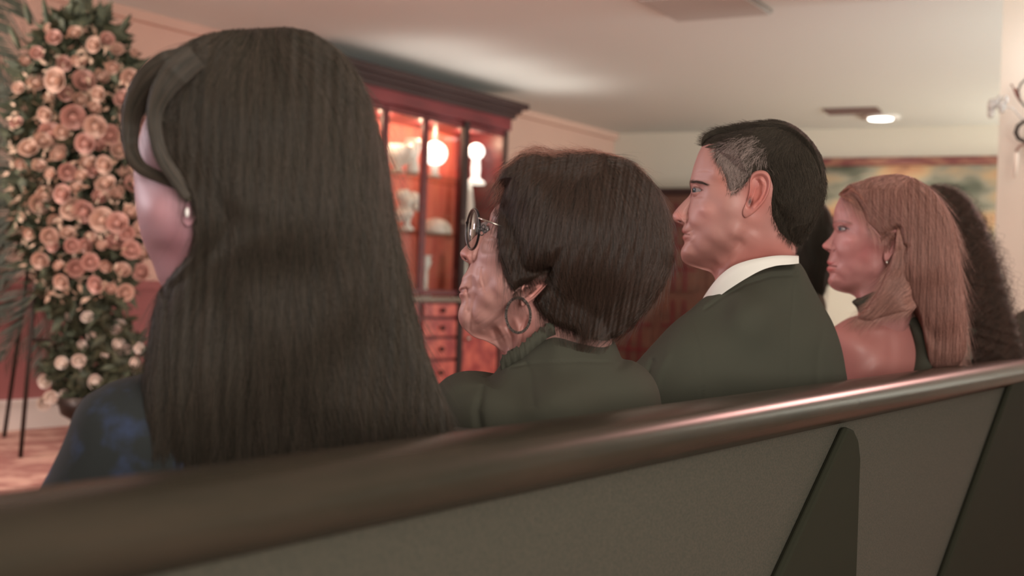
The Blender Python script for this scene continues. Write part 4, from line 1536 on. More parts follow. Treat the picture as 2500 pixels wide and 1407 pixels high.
# ================================================================== the short-haired woman with glasses
OD = 1.53
fo = Frame(1400, 600, OD)
old = empty('person', (fo.O[0], fo.O[1], 0.46), 'older woman with short brown hair, glasses and a dark hoop earring', 'person')
o_prof = [(1228, 484), (1222, 495), (1212, 503), (1204, 513), (1198, 524), (1195, 533), (1192, 545), (1180, 558), (1164, 574), (1150, 588), (1139, 599), (1127, 611), (1123.5, 617), (1124, 624), (1128.5, 633), (1136, 638.5), (1144, 642),
          (1145.5, 648), (1142, 657), (1136, 667), (1129, 677), (1126, 690), (1122, 700), (1119.5, 706), (1121, 711), (1124.5, 714), (1121, 718), (1121, 724), (1125, 733), (1125.5, 740), (1122, 750), (1118.5, 762), (1118, 775),
          (1121, 787), (1128, 799), (1141, 811), (1158, 823.5), (1186, 833), (1208, 845), (1222, 856), (1234, 868), (1240, 900)]
o_back = [(1300, 930), (1400, 930), (1480, 880), (1500, 820), (1540, 780), (1590, 720), (1618, 640), (1615, 560), (1590, 490), (1550, 440), (1490, 405), (1430, 395), (1360, 400), (1300, 415), (1255, 445)]
o_in = [(1228, 484), (1222, 495), (1212, 503), (1204, 513), (1198, 524), (1196, 533), (1194, 545), (1188, 560), (1180, 578), (1172, 595), (1165, 612), (1158, 628), (1150, 642),
        (1147, 650), (1143, 657), (1137, 667), (1130, 677), (1127, 690), (1123, 700), (1121, 706), (1122, 711), (1125, 714), (1122, 718), (1122, 724), (1126, 733), (1126.5, 740), (1123, 750), (1119.5, 762), (1119, 775),
        (1122, 787), (1129, 799), (1141, 811), (1158, 823.5), (1186, 833), (1208, 845), (1222, 856), (1234, 868), (1240, 900)]
o_W = [(1230, 470, .055), (1215, 510, .050), (1205, 545, .052), (1230, 560, .064), (1200, 590, .060), (1180, 610, .058), (1240, 620, .066), (1165, 650, .048), (1150, 690, .042), (1145, 730, .038), (1140, 775, .034), (1150, 800, .030),
       (1180, 680, .055), (1200, 720, .058), (1180, 770, .048), (1230, 700, .064), (1260, 720, .064), (1200, 810, .034), (1230, 790, .046), (1230, 840, .034), (1270, 800, .052), (1300, 760, .058), (1290, 850, .050), (1350, 820, .054),
       (1350, 700, .066), (1400, 600, .072), (1500, 550, .074), (1400, 480, .068), (1550, 620, .07), (1450, 750, .06)]
o_nose = ([(1194, 540), (1180, 558), (1164, 574), (1150, 588), (1139, 599), (1127, 611), (1123.5, 617), (1124, 624), (1128.5, 633), (1136, 638.5), (1145.5, 645)],
          [(540, .010, 18), (560, .010, 24), (585, .012, 34), (605, .0155, 38), (622, .0175, 36), (636, .0165, 28), (645, .012, 18)])
o_feats = [('blob', (1190, 560, 26, 16, -40), -.009), ('blob', (1208, 618, 26, 20, -30), .0045),
           ('crease', ([(1153, 610), (1152, 630), (1158, 645)], 5.0), -0.0019), ('blob', (1143, 626, 10, 9, 0), .0025), ('blob', (1137, 632, 6.5, 3.6, 35), -.008),
           ('crease', ([(1158, 640), (1160, 665), (1156, 690), (1150, 705)], 8.8), -0.0026), ('crease', ([(1120, 711), (1130, 706), (1140, 703), (1143, 710)], 2.8), -0.0031), ('blob', (1132, 700, 9, 5, -20), .0015), ('blob', (1130, 718, 9, 5, 0), .002),
           ('crease', ([(1143, 708), (1147, 730), (1144, 755)], 6.2), -0.0024), ('crease', ([(1160, 700), (1158, 730), (1152, 770), (1142, 800)], 7.5), -0.0017),
           ('blob', (1138, 775, 20, 24, 0), .004), ('blob', (1128, 742, 10, 5, 0), -.0025),
           ('crease', ([(1172, 655), (1171, 680), (1178, 700)], 3.8), -0.0010), ('crease', ([(1182, 655), (1182, 680), (1190, 705)], 3.8), -0.0009), ('crease', ([(1165, 720), (1150, 780), (1148, 806)], 4.4), -0.0012),
           ('crease', ([(1245, 735), (1210, 765), (1180, 795), (1160, 806)], 11.2), 0.0020), ('crease', ([(1235, 762), (1205, 785), (1185, 802)], 3.8), -0.0010),
           ('step', ([(1142, 812), (1180, 806), (1215, 790), (1248, 765), (1276, 735)], 8, 50), -.011),
           ('crease', ([(1205, 805), (1212, 825), (1222, 850)], 6.2), -0.0019), ('crease', ([(1222, 800), (1238, 830), (1242, 855)], 6.2), 0.0024), ('crease', ([(1240, 795), (1252, 820), (1256, 850)], 5.0), -0.0028),
           ('crease', ([(1262, 780), (1272, 805), (1262, 840)], 7.5), 0.0026), ('crease', ([(1290, 770), (1278, 800), (1272, 840)], 5.0), -0.0031), ('crease', ([(1330, 790), (1300, 815), (1280, 842)], 7.5), 0.0019),
           ('crease', ([(1225, 745), (1195, 775), (1170, 790)], 3.2), -0.0007), ('crease', ([(1215, 725), (1190, 752), (1165, 775)], 2.8), -0.0006), ('crease', ([(1190, 838), (1215, 830), (1240, 815)], 3.1), -0.0009),
           ('blob', (1195, 690, 16, 34, -15), -.003), ('crease', ([(1180, 582), (1192, 590), (1205, 588)], 3.8), -0.0009), ('crease', ([(1200, 575), (1214, 580)], 2.2), -0.0006), ('crease', ([(1202, 565), (1216, 566)], 2.2), -0.0006)]
oh = Head(fo, o_prof + o_back, o_in + o_back, (1300, 640), o_W, 2.3, .5, o_nose, o_feats)
h_e = float(oh.h(np.array([1186.]), np.array([562.]))[0])
yc_o = h_e + .0015 - .0125
oh.eye = (1188, 563, .0118, yc_o, [(1172, 556), (1182, 551), (1192, 553), (1198, 562), (1190, 568), (1178, 568)])
o_ear = [(1366, 650), (1356, 636), (1336, 640), (1312, 660), (1296, 678), (1284, 688), (1277, 700), (1275, 716), (1275, 730), (1277, 741), (1283, 743), (1292, 736), (1308, 724), (1326, 706), (1344, 688), (1358, 672)]
parts = [oh.mesh(130), ear_mesh(fo, o_ear, (1310, 690), oh.h, .002, .012, (1292, 703), tragus=(1284, 706), anti=[(1298, 714), (1316, 696), (1336, 676)], k=.8)]
V_, F_, UV_ = join(parts)
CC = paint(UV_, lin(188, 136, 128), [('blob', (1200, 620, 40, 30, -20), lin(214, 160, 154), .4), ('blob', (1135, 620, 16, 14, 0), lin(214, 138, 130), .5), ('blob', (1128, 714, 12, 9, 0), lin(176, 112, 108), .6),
                                     ('blob', (1190, 815, 60, 18, -20), lin(168, 110, 100), .55), ('blob', (1137, 632, 6, 3, 35), lin(70, 40, 40), .7), ('blob', (1290, 800, 50, 40, 0), lin(186, 118, 110), .5), ('blob', (1310, 700, 44, 34, -30), lin(208, 128, 118), .5),  # nostril and under-jaw shade painted into the skin colour
                                     ('stroke', ([(1121, 712), (1130, 706), (1140, 704)], 1.6), lin(110, 64, 62), .6), ('stroke', ([(1198, 530), (1206, 520), (1216, 516)], 3), lin(150, 108, 96), .5), ('stroke', ([(1173, 555), (1183, 550), (1194, 553), (1199, 561)], 2), lin(80, 52, 50), .7)])
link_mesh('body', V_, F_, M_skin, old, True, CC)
eyeball(fo, 1188, 563, .0118, yc_o, (1.0, .35, .25), old)

o_hair = [(1222, 500), (1217, 470), (1218, 440), (1232, 415), (1253, 396), (1275, 378), (1310, 372), (1350, 378), (1385, 373), (1447, 371), (1491, 379), (1535, 396), (1579, 431), (1610, 471), (1628, 519), (1638, 577), (1641, 621), (1630, 665),
          (1607, 713), (1573, 762), (1540, 797), (1500, 826), (1450, 822), (1400, 806), (1357, 790), (1330, 768), (1312, 745), (1306, 728), (1320, 705), (1345, 680), (1345, 664), (1325, 668), (1300, 684), (1276, 695), (1262, 709), (1248, 690), (1239, 669), (1227, 620), (1219, 577)]
hl_old = [(1217, 470), (1222, 500), (1219, 540), (1219, 577), (1227, 620), (1239, 669), (1248, 690), (1262, 709), (1276, 697), (1300, 690), (1330, 690), (1316, 715), (1304, 732), (1312, 745), (1330, 768), (1357, 790), (1400, 806)]
osx = Shell(o_hair, (1400, 580), 800)


def old_hh(U, V):
    d, _ = polydist(U, V, hl_old)
    L = osx.lens(U, V, 2.3, .5) * rbf(U, V, [(1400, 560, .104), (1300, 480, .102), (1250, 560, .104), (1500, 480, .096), (1560, 620, .092), (1450, 760, .082), (1260, 680, .104), (1330, 620, .106), (1350, 400, .08)], 3)
    hd = oh.hb(U, V)
    T = .017 * (1 - np.exp(-d / 11.0))
    g = .0007 * (np.sin(U * .22 + 1.7 * np.sin(V * .02) + V * .05) + .6 * np.sin(U * .55 + V * .09)) * sstep(d / 20)
    return over(L, hd, d, T, .002, .0009) + g * sstep(L / .03)


v1, f1, u1 = osx.mesh(fo, old_hh, old_hh, 80)
M_oh = mat('brown_hair', lin(54, 46, 38), .55, noise=((300, 300, 60), lin(72, 58, 48), .4, .6), spec=.04)
ohair = link_mesh('hair', v1, f1, M_oh, old, True)
flow_o = [(1450, 400, -.9, .3), (1400, 385, -1, .1), (1330, 400, -1, .35), (1270, 430, -.8, .7), (1235, 480, -.35, 1), (1300, 480, -.6, 1), (1260, 580, .02, 1), (1250, 660, .35, 1), (1320, 600, -.05, 1), (1380, 500, -.25, 1), (1400, 620, 0, 1), (1350, 720, .5, 1),
          (1450, 480, .05, 1), (1500, 440, .5, .7), (1560, 460, .6, 1), (1600, 520, .3, 1), (1625, 600, .05, 1), (1600, 680, -.4, 1), (1540, 760, -.6, .8), (1480, 800, -.6, .5), (1480, 620, 0, 1), (1540, 600, .1, 1), (1400, 760, .3, .9), (1450, 700, -.1, 1), (1500, 390, .9, .25)]
hm_brown = hair_mat('brown_hair_strands', lin(42, 37, 32), lin(86, 62, 52), .42, .5)
strands('hair_strands', fo, o_hair, old_hh, flow_o, 16000, 95, .00013, hm_brown, ohair, 8, .006, True, 16, .10, (1420, 600), osx, 9)
tuft = [(1222, 470), (1225, 430), (1250, 395), (1285, 366), (1320, 362), (1360, 372), (1440, 366), (1520, 385), (1570, 420), (1540, 420), (1460, 395), (1380, 395), (1310, 395), (1265, 420), (1240, 470)]
strands('flyaway_strands', fo, tuft, lambda U, V: np.full(U.shape, .012), [(1500, 380, -1, -.05), (1400, 370, -1, -.05), (1330, 365, -1, -.1), (1290, 375, -.8, .3), (1260, 390, -.8, .6), (1235, 440, -.5, 1), (1550, 405, .8, .6)], 1500, 75, .00010, hair_mat('rim_lit_strands', lin(92, 62, 52), lin(190, 130, 112), .4, .5), ohair, 9, .03, True, 14, .3, (1420, 600), None)  # red rim light painted into the strands' lighter colour

# spectacles
sp_ = empty('glasses', fo.O) if False else None
def ring_pts(cx, cy, rx, ry, rot, y, n=40, dy=0.0):
    a = np.linspace(0, 2 * math.pi, n, endpoint=False)
    x, z = rx * np.cos(a), ry * np.sin(a)
    c_, s_ = math.cos(rot), math.sin(rot)
    return fo.to(cx + x * c_ - z * s_, cy + x * s_ + z * c_, y + dy * np.cos(a)), a


gl, _ = ring_pts(1160, 561, 19, 48, math.radians(4), .034, 48, .024)
mb = MB()
mb.tube(list(gl), .0017, 10, closed=True)
gf = mb.build('glasses', M_frame, old, True)
mb = MB()
mb.add([gl.mean(0)] + list(gl), [(0, 1 + i, 1 + (i + 1) % 48) for i in range(48)])
ln_ = mb.build('lens', M_lens, gf, True)
sld = ln_.modifiers.new('thickness', 'SOLIDIFY')
sld.thickness = .0015
gl2, _ = ring_pts(1152, 556, 12, 44, math.radians(4), -.028, 48, .018)
mb = MB()
mb.tube(list(gl2), .0015, 8, closed=True)
mb.build('rim', M_frame, gf, True)
px_tube(fo, [(1141, 545, .012, 0), (1140, 541, .0, 0), (1141, 543, -.012, 0)], .0014, 'bridge', M_frame, gf, 8)
px_tube(fo, [(1178, 535, .056, 0), (1190, 540, .063, 0), (1205, 545, .067, 0), (1222, 551, .067, 0), (1236, 556, .060, 0)], [.0014, .0011, .0009, .0009, .0009], 'temple_arm', M_gold, gf, 8)
mb = MB()
for (x, y, r) in ((1183, 561, 4), (1189, 556, 4), (1185, 570, 5), (1193, 566, 3.5)):
    a = np.linspace(0, 2 * math.pi, 14, endpoint=False)
    mb.tube(list(fo.to(x + r * np.cos(a), y + 1.2 * r * np.sin(a), np.full(14, .062))), .0007, 6, closed=True)
mb.build('nose_pad_scrollwork', M_frame, gf, True)

# hoop earring
a = np.linspace(0, 2 * math.pi, 60, endpoint=False)
hy = float(oh.h(np.array([1284.]), np.array([735.]))[0])
hp_ = fo.to(1270.5 + 29 * np.cos(a), 763 + 41 * np.sin(a), hy + .014 + .006 * np.cos(a))
MB().tube(list(hp_), .0017, 12, closed=True).build('hoop_earring', M_hoop, old, True)
mb = MB()
for i in range(60):
    for s_ in (-.6, .6):
        d_ = hp_[i] - hp_.mean(0)
        d_ /= np.linalg.norm(d_)
        mb.ball(hp_[i] + d_ * .0009 * s_ - fo.r * .0014, .0007, 4)
mb.build('earring_stones', M_hoop, old, True)

# top with ruffled collar
ot = [(1234, 868), (1245, 855), (1262, 846), (1285, 832), (1310, 813), (1346, 788), (1400, 800), (1460, 815), (1497, 832), (1510, 856), (1520, 876), (1550, 884), (1585, 910), (1610, 960), (1610, 1040), (1560, 1100), (1300, 1130), (1120, 1120), (1070, 1050),
      (1062, 960), (1080, 930), (1110, 913), (1140, 910), (1170, 917), (1190, 922), (1208, 910), (1222, 890)]
ots = Shell(ot, (1370, 980), 500)


def ot_h(U, V):
    L = ots.lens(U, V, 2.3, .5)
    h = L * rbf(U, V, [(1300, 840, .07), (1400, 830, .08), (1370, 980, .13), (1150, 980, .12), (1550, 980, .1)], 3)
    for pts, wd, a_ in (([(1250, 890), (1290, 880), (1350, 872), (1420, 870), (1500, 876)], 2.5, -.003), ([(1190, 930), (1180, 980), (1190, 1040)], 9, -.006), ([(1270, 850), (1300, 900), (1310, 960)], 8, -.002)):
        d, _ = polydist(U, V, pts)
        h = h + sstep(h / .02) * a_ * np.exp(-(d / wd) ** 2)
    return h


v1, f1, u1 = ots.mesh(fo, ot_h, ot_h, 60)
link_mesh('black_top', swing(v1, fo, 1370, .3), f1, M_black, old, True)
rg_ = np.random.default_rng(3)
mb = MB()
path = catmull([(1228, 878), (1236, 866), (1248, 857), (1258, 850), (1275, 842), (1292, 828), (1306, 816), (1322, 804), (1338, 793), (1356, 786)], 60, False)
pts0, pts1 = [], []
for i, (u, v) in enumerate(path):
    w = 2.6 * math.sin(i * .9) + 1.6 * math.sin(i * 2.1)
    y = .040 + .022 * math.sin(math.pi * min(1, .12 + i / 75.0)) + .0008 * math.sin(i * .9)
    pts0.append(fo.to(np.array([u + 3]), np.array([v + 24.]), np.array([y + .004]))[0])
    pts1.append(fo.to(np.array([u - 3 + w * .3]), np.array([v - 6 + w]), np.array([y + .004]))[0])
mb.add(pts0 + pts1, [(i, i + 1, 61 + i, 60 + i) for i in range(59)])
rf = mb.build('ruffled_collar', M_black, old, True)
sl = rf.modifiers.new('thickness', 'SOLIDIFY')
sl.thickness = .002
_, R = ring_body([(1050, 1110, 1560, 1.5), (1120, 1110, 1560, 1.5)], .085, M_black, 'skirt', old, seat=.46)
legs(old, R, M_black, 'skirt_front')

# ================================================================== the blonde woman
BD = 2.48
fb = Frame(2140, 580, BD)
blo = empty('person', (fb.O[0], fb.O[1], 0.46), 'woman with long straight blonde hair and bare shoulder in a black halter top', 'person')
b_prof = [(2058, 474), (2050, 484), (2044, 495), (2038, 510), (2035, 530), (2033, 543), (2032.5, 550), (2034, 556), (2036.5, 562), (2033.5, 569), (2026, 580), (2016, 590), (2010, 595.5), (2007.5, 600), (2009, 605), (2013, 608.5), (2018, 612), (2023, 615),
          (2025, 619), (2023, 628), (2020, 636), (2018.8, 641), (2021, 645), (2024.5, 648.5), (2020, 652), (2018, 657), (2020, 663), (2024, 668), (2024.8, 673), (2022, 680), (2021, 687), (2023, 694), (2028, 701), (2038, 708), (2058, 714.5), (2077, 719), (2089, 727), (2094, 745), (2096, 780)]
b_in = [(2058, 474), (2050, 484), (2044, 495), (2038, 510), (2035.5, 530), (2034.5, 543), (2035, 550), (2036.5, 556), (2038, 562), (2037, 572), (2034, 585), (2031, 597), (2028, 608), (2026.5, 615),
        (2026.5, 619), (2025, 628), (2022, 636), (2021, 641), (2022, 645), (2024.5, 648.5), (2021.5, 652), (2020, 657), (2021.5, 663), (2025, 668), (2025.8, 673), (2023, 680), (2022, 687), (2024, 694), (2028.5, 701), (2038, 708), (2058, 714.5), (2077, 719), (2089, 727), (2094, 745), (2096, 780)]
b_back = [(2130, 830), (2200, 820), (2230, 760), (2250, 690), (2290, 630), (2310, 560), (2300, 505), (2265, 465), (2210, 440), (2150, 440), (2100, 450)]
b_W = [(2050, 500, .050), (2045, 545, .050), (2065, 560, .058), (2085, 510, .062), (2110, 560, .067), (2060, 600, .058), (2085, 600, .062), (2040, 640, .044), (2040, 680, .038), (2060, 660, .050), (2090, 650, .056), (2120, 620, .060), (2150, 590, .065),
       (2040, 700, .032), (2080, 700, .045), (2110, 690, .047), (2150, 650, .056), (2110, 740, .048), (2160, 720, .050), (2180, 560, .07), (2230, 520, .072), (2150, 480, .066), (2250, 600, .07)]
b_nose = ([(2038, 560), (2036.5, 563), (2033.5, 569), (2026, 580), (2016, 590), (2010, 595.5), (2007.5, 600), (2009, 605), (2013, 608.5), (2018, 612), (2025, 617)],
          [(560, .009, 9), (575, .009, 11), (590, .011, 15), (600, .0145, 18), (608, .0155, 18), (617, .010, 12)])
b_feats = [('blob', (2056, 558, 17, 11, 0), -.0085), ('blob', (2058, 545, 18, 5, 5), .002), ('blob', (2080, 586, 22, 12, 0), .004), ('blob', (2100, 615, 22, 18, -20), -.0035),
           ('crease', ([(2038, 598), (2040, 608), (2036, 616)], 2.2), -.0035), ('blob', (2031, 606, 6, 6, 0), .0025), ('blob', (2022, 611, 4, 2, 15), -.004), ('crease', ([(2040, 612), (2048, 628), (2050, 642)], 5), -.0014),
           ('crease', ([(2021, 648.5), (2030, 649), (2043, 651)], 1.5), -.0035), ('blob', (2028, 643, 8, 3.6, 0), .0018), ('blob', (2028, 656, 8, 4, 0), .002), ('blob', (2032, 667, 9, 3, 0), -.0022),
           ('blob', (2036, 686, 15, 12, 0), .0028), ('step', ([(2030, 705), (2060, 704), (2100, 690), (2135, 668), (2158, 640), (2166, 610)], 5, 40), -.010), ('blob', (2130, 655, 24, 16, -35), .002)]
bh = Head(fb, b_prof + b_back, b_in + b_back, (2140, 600), b_W, 2.3, .5, b_nose, b_feats)
h_e = float(bh.h(np.array([2060.]), np.array([560.]))[0])
yc_b = h_e + .0015 - .0122
bh.eye = (2059, 560, .0118, yc_b, [(2048, 557), (2054, 555.5), (2062, 556.5), (2069, 560), (2063, 562.5), (2055, 563.5), (2049, 562.5)])
b_ear = [(2186, 560), (2178, 562), (2170, 568), (2166, 578), (2164, 592), (2160, 606), (2158, 618), (2158, 632), (2162, 637), (2168, 634), (2178, 620), (2188, 600), (2192, 580), (2192, 566)]
parts = [bh.mesh(110), ear_mesh(fb, b_ear, (2174, 598), bh.h, .002, .010, (2169, 598), tragus=(2164, 596), anti=[(2172, 614), (2180, 596), (2184, 576)], k=.8)]
V_, F_, UV_ = join(parts)
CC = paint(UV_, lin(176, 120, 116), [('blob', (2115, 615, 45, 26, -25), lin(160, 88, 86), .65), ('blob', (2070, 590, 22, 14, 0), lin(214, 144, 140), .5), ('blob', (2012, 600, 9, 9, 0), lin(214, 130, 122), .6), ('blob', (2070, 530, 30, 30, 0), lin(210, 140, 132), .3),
                                     ('blob', (2024, 642, 12, 4, 0), lin(190, 90, 90), .8), ('blob', (2024, 657, 11, 5.5, 0), lin(204, 104, 102), .8), ('stroke', ([(2022, 648.5), (2032, 649), (2043, 651)], 1.3), lin(96, 52, 52), .85),
                                     ('stroke', ([(2036, 543), (2048, 540), (2062, 541), (2080, 547)], 3), lin(124, 76, 68), .75), ('blob', (2060, 559, 14, 7, 10), lin(104, 70, 70), .75), ('stroke', ([(2047, 555), (2054, 552.5), (2063, 554), (2073, 560)], 2), lin(56, 38, 40), .9),  # brow and lashes; the eye blob paints in the socket's shadow
                                     ('stroke', ([(2048, 564), (2056, 566), (2066, 564)], 1.5), lin(90, 56, 58), .7), ('blob', (2090, 705, 60, 12, -12), lin(120, 82, 72), .6), ('blob', (2022, 611.5, 4, 2, 0), lin(100, 50, 50), .7), ('blob', (2170, 597, 4, 9, 0), lin(96, 56, 52), .7)])  # under-jaw, nostril and ear-hollow shade painted into the skin
HV, HF, HUV, HC = V_, F_, UV_, CC
eyeball(fb, 2059, 560, .0118, yc_b, (1.0, 0.0, .85), blo, .0064)
p_ = fb.to(np.array([2163.]), np.array([629.]), np.array([float(bh.h(np.array([2160.]), np.array([625.]))[0]) + .009]))[0]
mb = MB()
mb.ball(p_, .0035, 8)
er = mb.build('earring', M_pearl, blo, True)
mb = MB()
mb.tube([p_ + np.array([0, 0, -.002]), p_ + np.array([.002, 0, -.010]), p_ + np.array([.005, 0, -.014])], [.002, .0024, .001], 8)
mb.build('earring_drop', M_gold, er, True)

b_hair = [(2047, 476), (2060, 462), (2075, 452), (2112, 439.5), (2155, 428.5), (2193, 425.5), (2232, 435), (2266, 457), (2295, 486), (2317, 520), (2330, 563), (2338, 618), (2347, 678), (2354, 742), (2357, 806), (2355, 849), (2343, 884), (2314, 899), (2276, 898),
          (2262, 860), (2250, 800), (2222, 745), (2190, 720), (2180, 680), (2186, 640), (2196, 600), (2190, 562), (2172, 566), (2152, 580), (2140, 566), (2120, 546), (2106, 512), (2090, 484), (2074, 474)]
hl_b = [(2047, 476), (2074, 474), (2090, 484), (2106, 512), (2120, 546), (2140, 566), (2152, 580), (2172, 566), (2188, 562), (2190, 600), (2184, 640), (2176, 680)]
bs = Shell(b_hair, (2230, 600), 700)


def b_hh(U, V):
    d, _ = polydist(U, V, hl_b)
    L = bs.lens(U, V, 2.6, .5) * rbf(U, V, [(2220, 520, .090), (2120, 480, .080), (2250, 620, .088), (2280, 750, .070), (2300, 860, .055), (2150, 450, .07), (2130, 540, .078)], 3)
    hd = bh.hb(U, V)
    T = .014 * (1 - np.exp(-d / 8.0))
    g = .0015 * (np.sin(U * .30 + .8 * np.sin(V * .015)) + .6 * np.sin(U * .75 + V * .02)) * sstep(d / 15)
    return over(L, hd, d, T, .002, .0011) + g * sstep(L / .03)


v1, f1, u1 = bs.mesh(fb, b_hh, b_hh, 80)
# front lock sweeping from the ear down to the collarbone
lock = [(2190, 556), (2206, 580), (2212, 620), (2214, 660), (2226, 700), (2248, 738), (2228, 750), (2190, 757), (2150, 768), (2126, 776), (2100, 771), (2096, 768), (2108, 758), (2122, 742), (2150, 696), (2170, 650), (2182, 610), (2186, 585)]
lks = Shell(lock, (2180, 700), 400)
lk_h = lambda U, V: lks.lens(U, V, 2, .5) * .016 + rbf(U, V, [(2195, 570, .074), (2185, 640, .070), (2150, 700, .070), (2110, 765, .066), (2185, 745, .064), (2210, 690, .062), (2240, 725, .045)])
lk_b = lambda U, V: -(rbf(U, V, [(2195, 570, .066), (2185, 640, .060), (2150, 700, .056), (2110, 765, .050), (2200, 740, .052)]))
v2, f2, u2 = lks.mesh(fb, lk_h, lk_b, 40)
V_, F_, UV_ = join([(v1, f1, u1), (v2, f2, u2)])
M_bh = mat('blonde_hair', lin(136, 92, 80), .5, noise=((260, 260, 14), lin(150, 106, 92), .4, .62), spec=.05)
bhair = link_mesh('hair', keep_off(V_), F_, M_bh, blo, True)
flow_b = [(2200, 430, -.8, .4), (2150, 440, -1, .35), (2090, 460, -1, .4), (2080, 475, .6, .8), (2110, 500, .5, 1), (2150, 520, .7, .8), (2140, 480, .2, .9), (2190, 500, .25, 1), (2230, 500, .3, 1), (2270, 500, .5, 1), (2300, 560, .25, 1), (2320, 650, .12, 1), (2340, 750, .06, 1), (2340, 850, -.05, 1),
          (2250, 600, .1, 1), (2260, 700, .1, 1), (2270, 800, .1, 1), (2200, 600, -.02, 1), (2210, 700, .2, 1), (2180, 545, .6, .6), (2300, 850, 0, 1), (2240, 450, .7, .6)]
hm_blonde = hair_mat('blonde_hair_strands', lin(100, 68, 60), lin(208, 154, 140), .4, .4)
strands('hair_strands', fb, b_hair, b_hh, flow_b, 13000, 110, .00019, hm_blonde, bhair, 12, .005, True, 14, .05, (2220, 620), bs, 9)
strands('lock_strands', fb, lock, lambda U, V: lk_h(U, V), [(2195, 570, 0, 1), (2198, 620, -.1, 1), (2185, 680, -.5, 1), (2160, 720, -.8, 1), (2120, 760, -1, .8), (2210, 730, -1, .5)], 2600, 80, .00019, hm_blonde, bhair, 13, .003, False, 14, .05, (2180, 680), lks, 9)

# shoulder and back (skin) and halter top
sh = [(2030, 806), (2048, 790), (2074, 776), (2098, 770), (2130, 764), (2165, 758), (2197, 757), (2240, 770), (2280, 800), (2300, 880), (2290, 950), (2250, 985), (2180, 990), (2100, 985), (2060, 950), (2050, 915), (2042, 880), (2032, 835)]
shs = Shell(sh, (2160, 870), 400)


def sh_h(U, V):
    h = shs.lens(U, V, 2.2, .5) * rbf(U, V, [(2130, 790, .075), (2100, 860, .085), (2150, 900, .095), (2250, 850, .08)])
    for (x, y, rx, ry, a_) in ((2150, 800, 22, 10, .004), (2175, 850, 14, 40, -.004), (2110, 860, 30, 50, .004)):
        h = h + sstep(h / .02) * a_ * np.exp(-(((U - x) / rx) ** 2 + ((V - y) / ry) ** 2))
    return h


v1, f1, u1 = shs.mesh(fb, sh_h, sh_h, 50)
v1 = swing(v1, fb, 2100, .6)
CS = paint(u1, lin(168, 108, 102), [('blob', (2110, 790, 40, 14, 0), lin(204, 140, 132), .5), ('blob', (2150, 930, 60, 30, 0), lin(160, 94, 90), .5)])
v1 = keep_off(v1)
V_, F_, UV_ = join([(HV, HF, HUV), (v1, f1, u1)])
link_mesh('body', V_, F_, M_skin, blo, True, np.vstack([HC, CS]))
tp = [(2197, 757), (2205, 775), (2212, 800), (2216, 830), (2215, 865), (2208, 900), (2196, 935), (2190, 980), (2240, 1010), (2330, 1000), (2370, 950), (2375, 880), (2350, 800), (2300, 750), (2240, 730)]
tps = Shell(tp, (2290, 870), 300)
v1, f1, u1 = tps.mesh(fb, lambda U, V: tps.lens(U, V, 2.4, .5) * .10, lambda U, V: tps.lens(U, V, 2.4, .5) * .10, 40)
v1 = swing(v1, fb, 2100, .6)
cl = [(2080, 737), (2092, 728), (2110, 716), (2135, 702), (2170, 690), (2200, 700), (2230, 740), (2200, 765), (2150, 772), (2110, 772), (2097, 765), (2090, 750)]
cls_ = Shell(cl, (2150, 738), 260)
v2, f2, u2 = cls_.mesh(fb, lambda U, V: cls_.lens(U, V, 2.6, .5) * .060, lambda U, V: cls_.lens(U, V, 2.6, .5) * .058, 40)
V_, F_, UV_ = join([(v1, f1, u1), (v2, f2, u2)])
link_mesh('halter_top', keep_off(V_), F_, M_black, blo, True)
_, R = ring_body([(960, 2085, 2330, 1.4), (1000, 2085, 2330, 1.4)], .10, M_black, 'skirt', blo, seat=.46)
legs(blo, R, M_black, 'skirt_front')

# ================================================================== curly-haired woman beyond the blonde one
KD = 2.95
fk = Frame(2330, 680, KD)
cur = empty('person', (fk.O[0], fk.O[1], 0.46), 'woman with long dark curly hair, mostly hidden behind the blonde woman', 'person')
k_hair = [(2180, 560), (2210, 500), (2250, 465), (2290, 455), (2330, 465), (2365, 490), (2392, 530), (2412, 575), (2424, 610), (2438, 650), (2448, 700), (2462, 750), (2478, 800), (2490, 850), (2484, 900), (2455, 935), (2400, 950), (2340, 940), (2290, 900), (2260, 800), (2220, 700)]
ks = Shell(k_hair, (2330, 720), 500)


def k_hh(U, V):
    g = .006 * np.sin(U * .12 + 2 * np.sin(V * .05)) * np.sin(V * .16 + U * .05)
    L = ks.lens(U, V, 2.4, .5)
    return L * rbf(U, V, [(2290, 540, .10), (2340, 700, .09), (2400, 850, .07)]) + g * sstep(L / .4)


v1, f1, u1 = ks.mesh(fk, k_hh, k_hh, 60)
M_kh = mat('dark_curly_hair', lin(60, 50, 42), .7, bump=((90, 90, 60), .8, .01), spec=.2)
v1 = swing(v1, fk, 2330, .3)
khair = link_mesh('hair', keep_off(v1), f1, M_kh, cur, True)
hm_curl = hair_mat('curly_hair_strands', lin(52, 47, 40), lin(100, 72, 62), .5, .3)
flow_k = [(2290, 460, .7, .2), (2360, 500, .6, 1), (2400, 600, .35, 1), (2440, 720, .25, 1), (2470, 830, .1, 1), (2400, 900, -.1, 1), (2350, 700, .2, 1), (2300, 600, .1, 1), (2250, 500, -.4, 1)]
strands('hair_strands', fk, k_hair, k_hh, flow_k, 6500, 130, .00030, hm_curl, khair, 21, .016, True, 26, 1.5, (2330, 720), ks, 6, taper=.6)
head_k = Shell([(2170, 560), (2168, 600), (2155, 625), (2168, 640), (2165, 665), (2175, 700), (2215, 715), (2240, 760), (2300, 780), (2340, 740), (2370, 650), (2370, 560), (2330, 500), (2260, 480), (2200, 510)], (2270, 620), 300)
v1, f1, u1 = head_k.mesh(fk, lambda U, V: head_k.lens(U, V) * .075, lambda U, V: head_k.lens(U, V) * .075, 30)
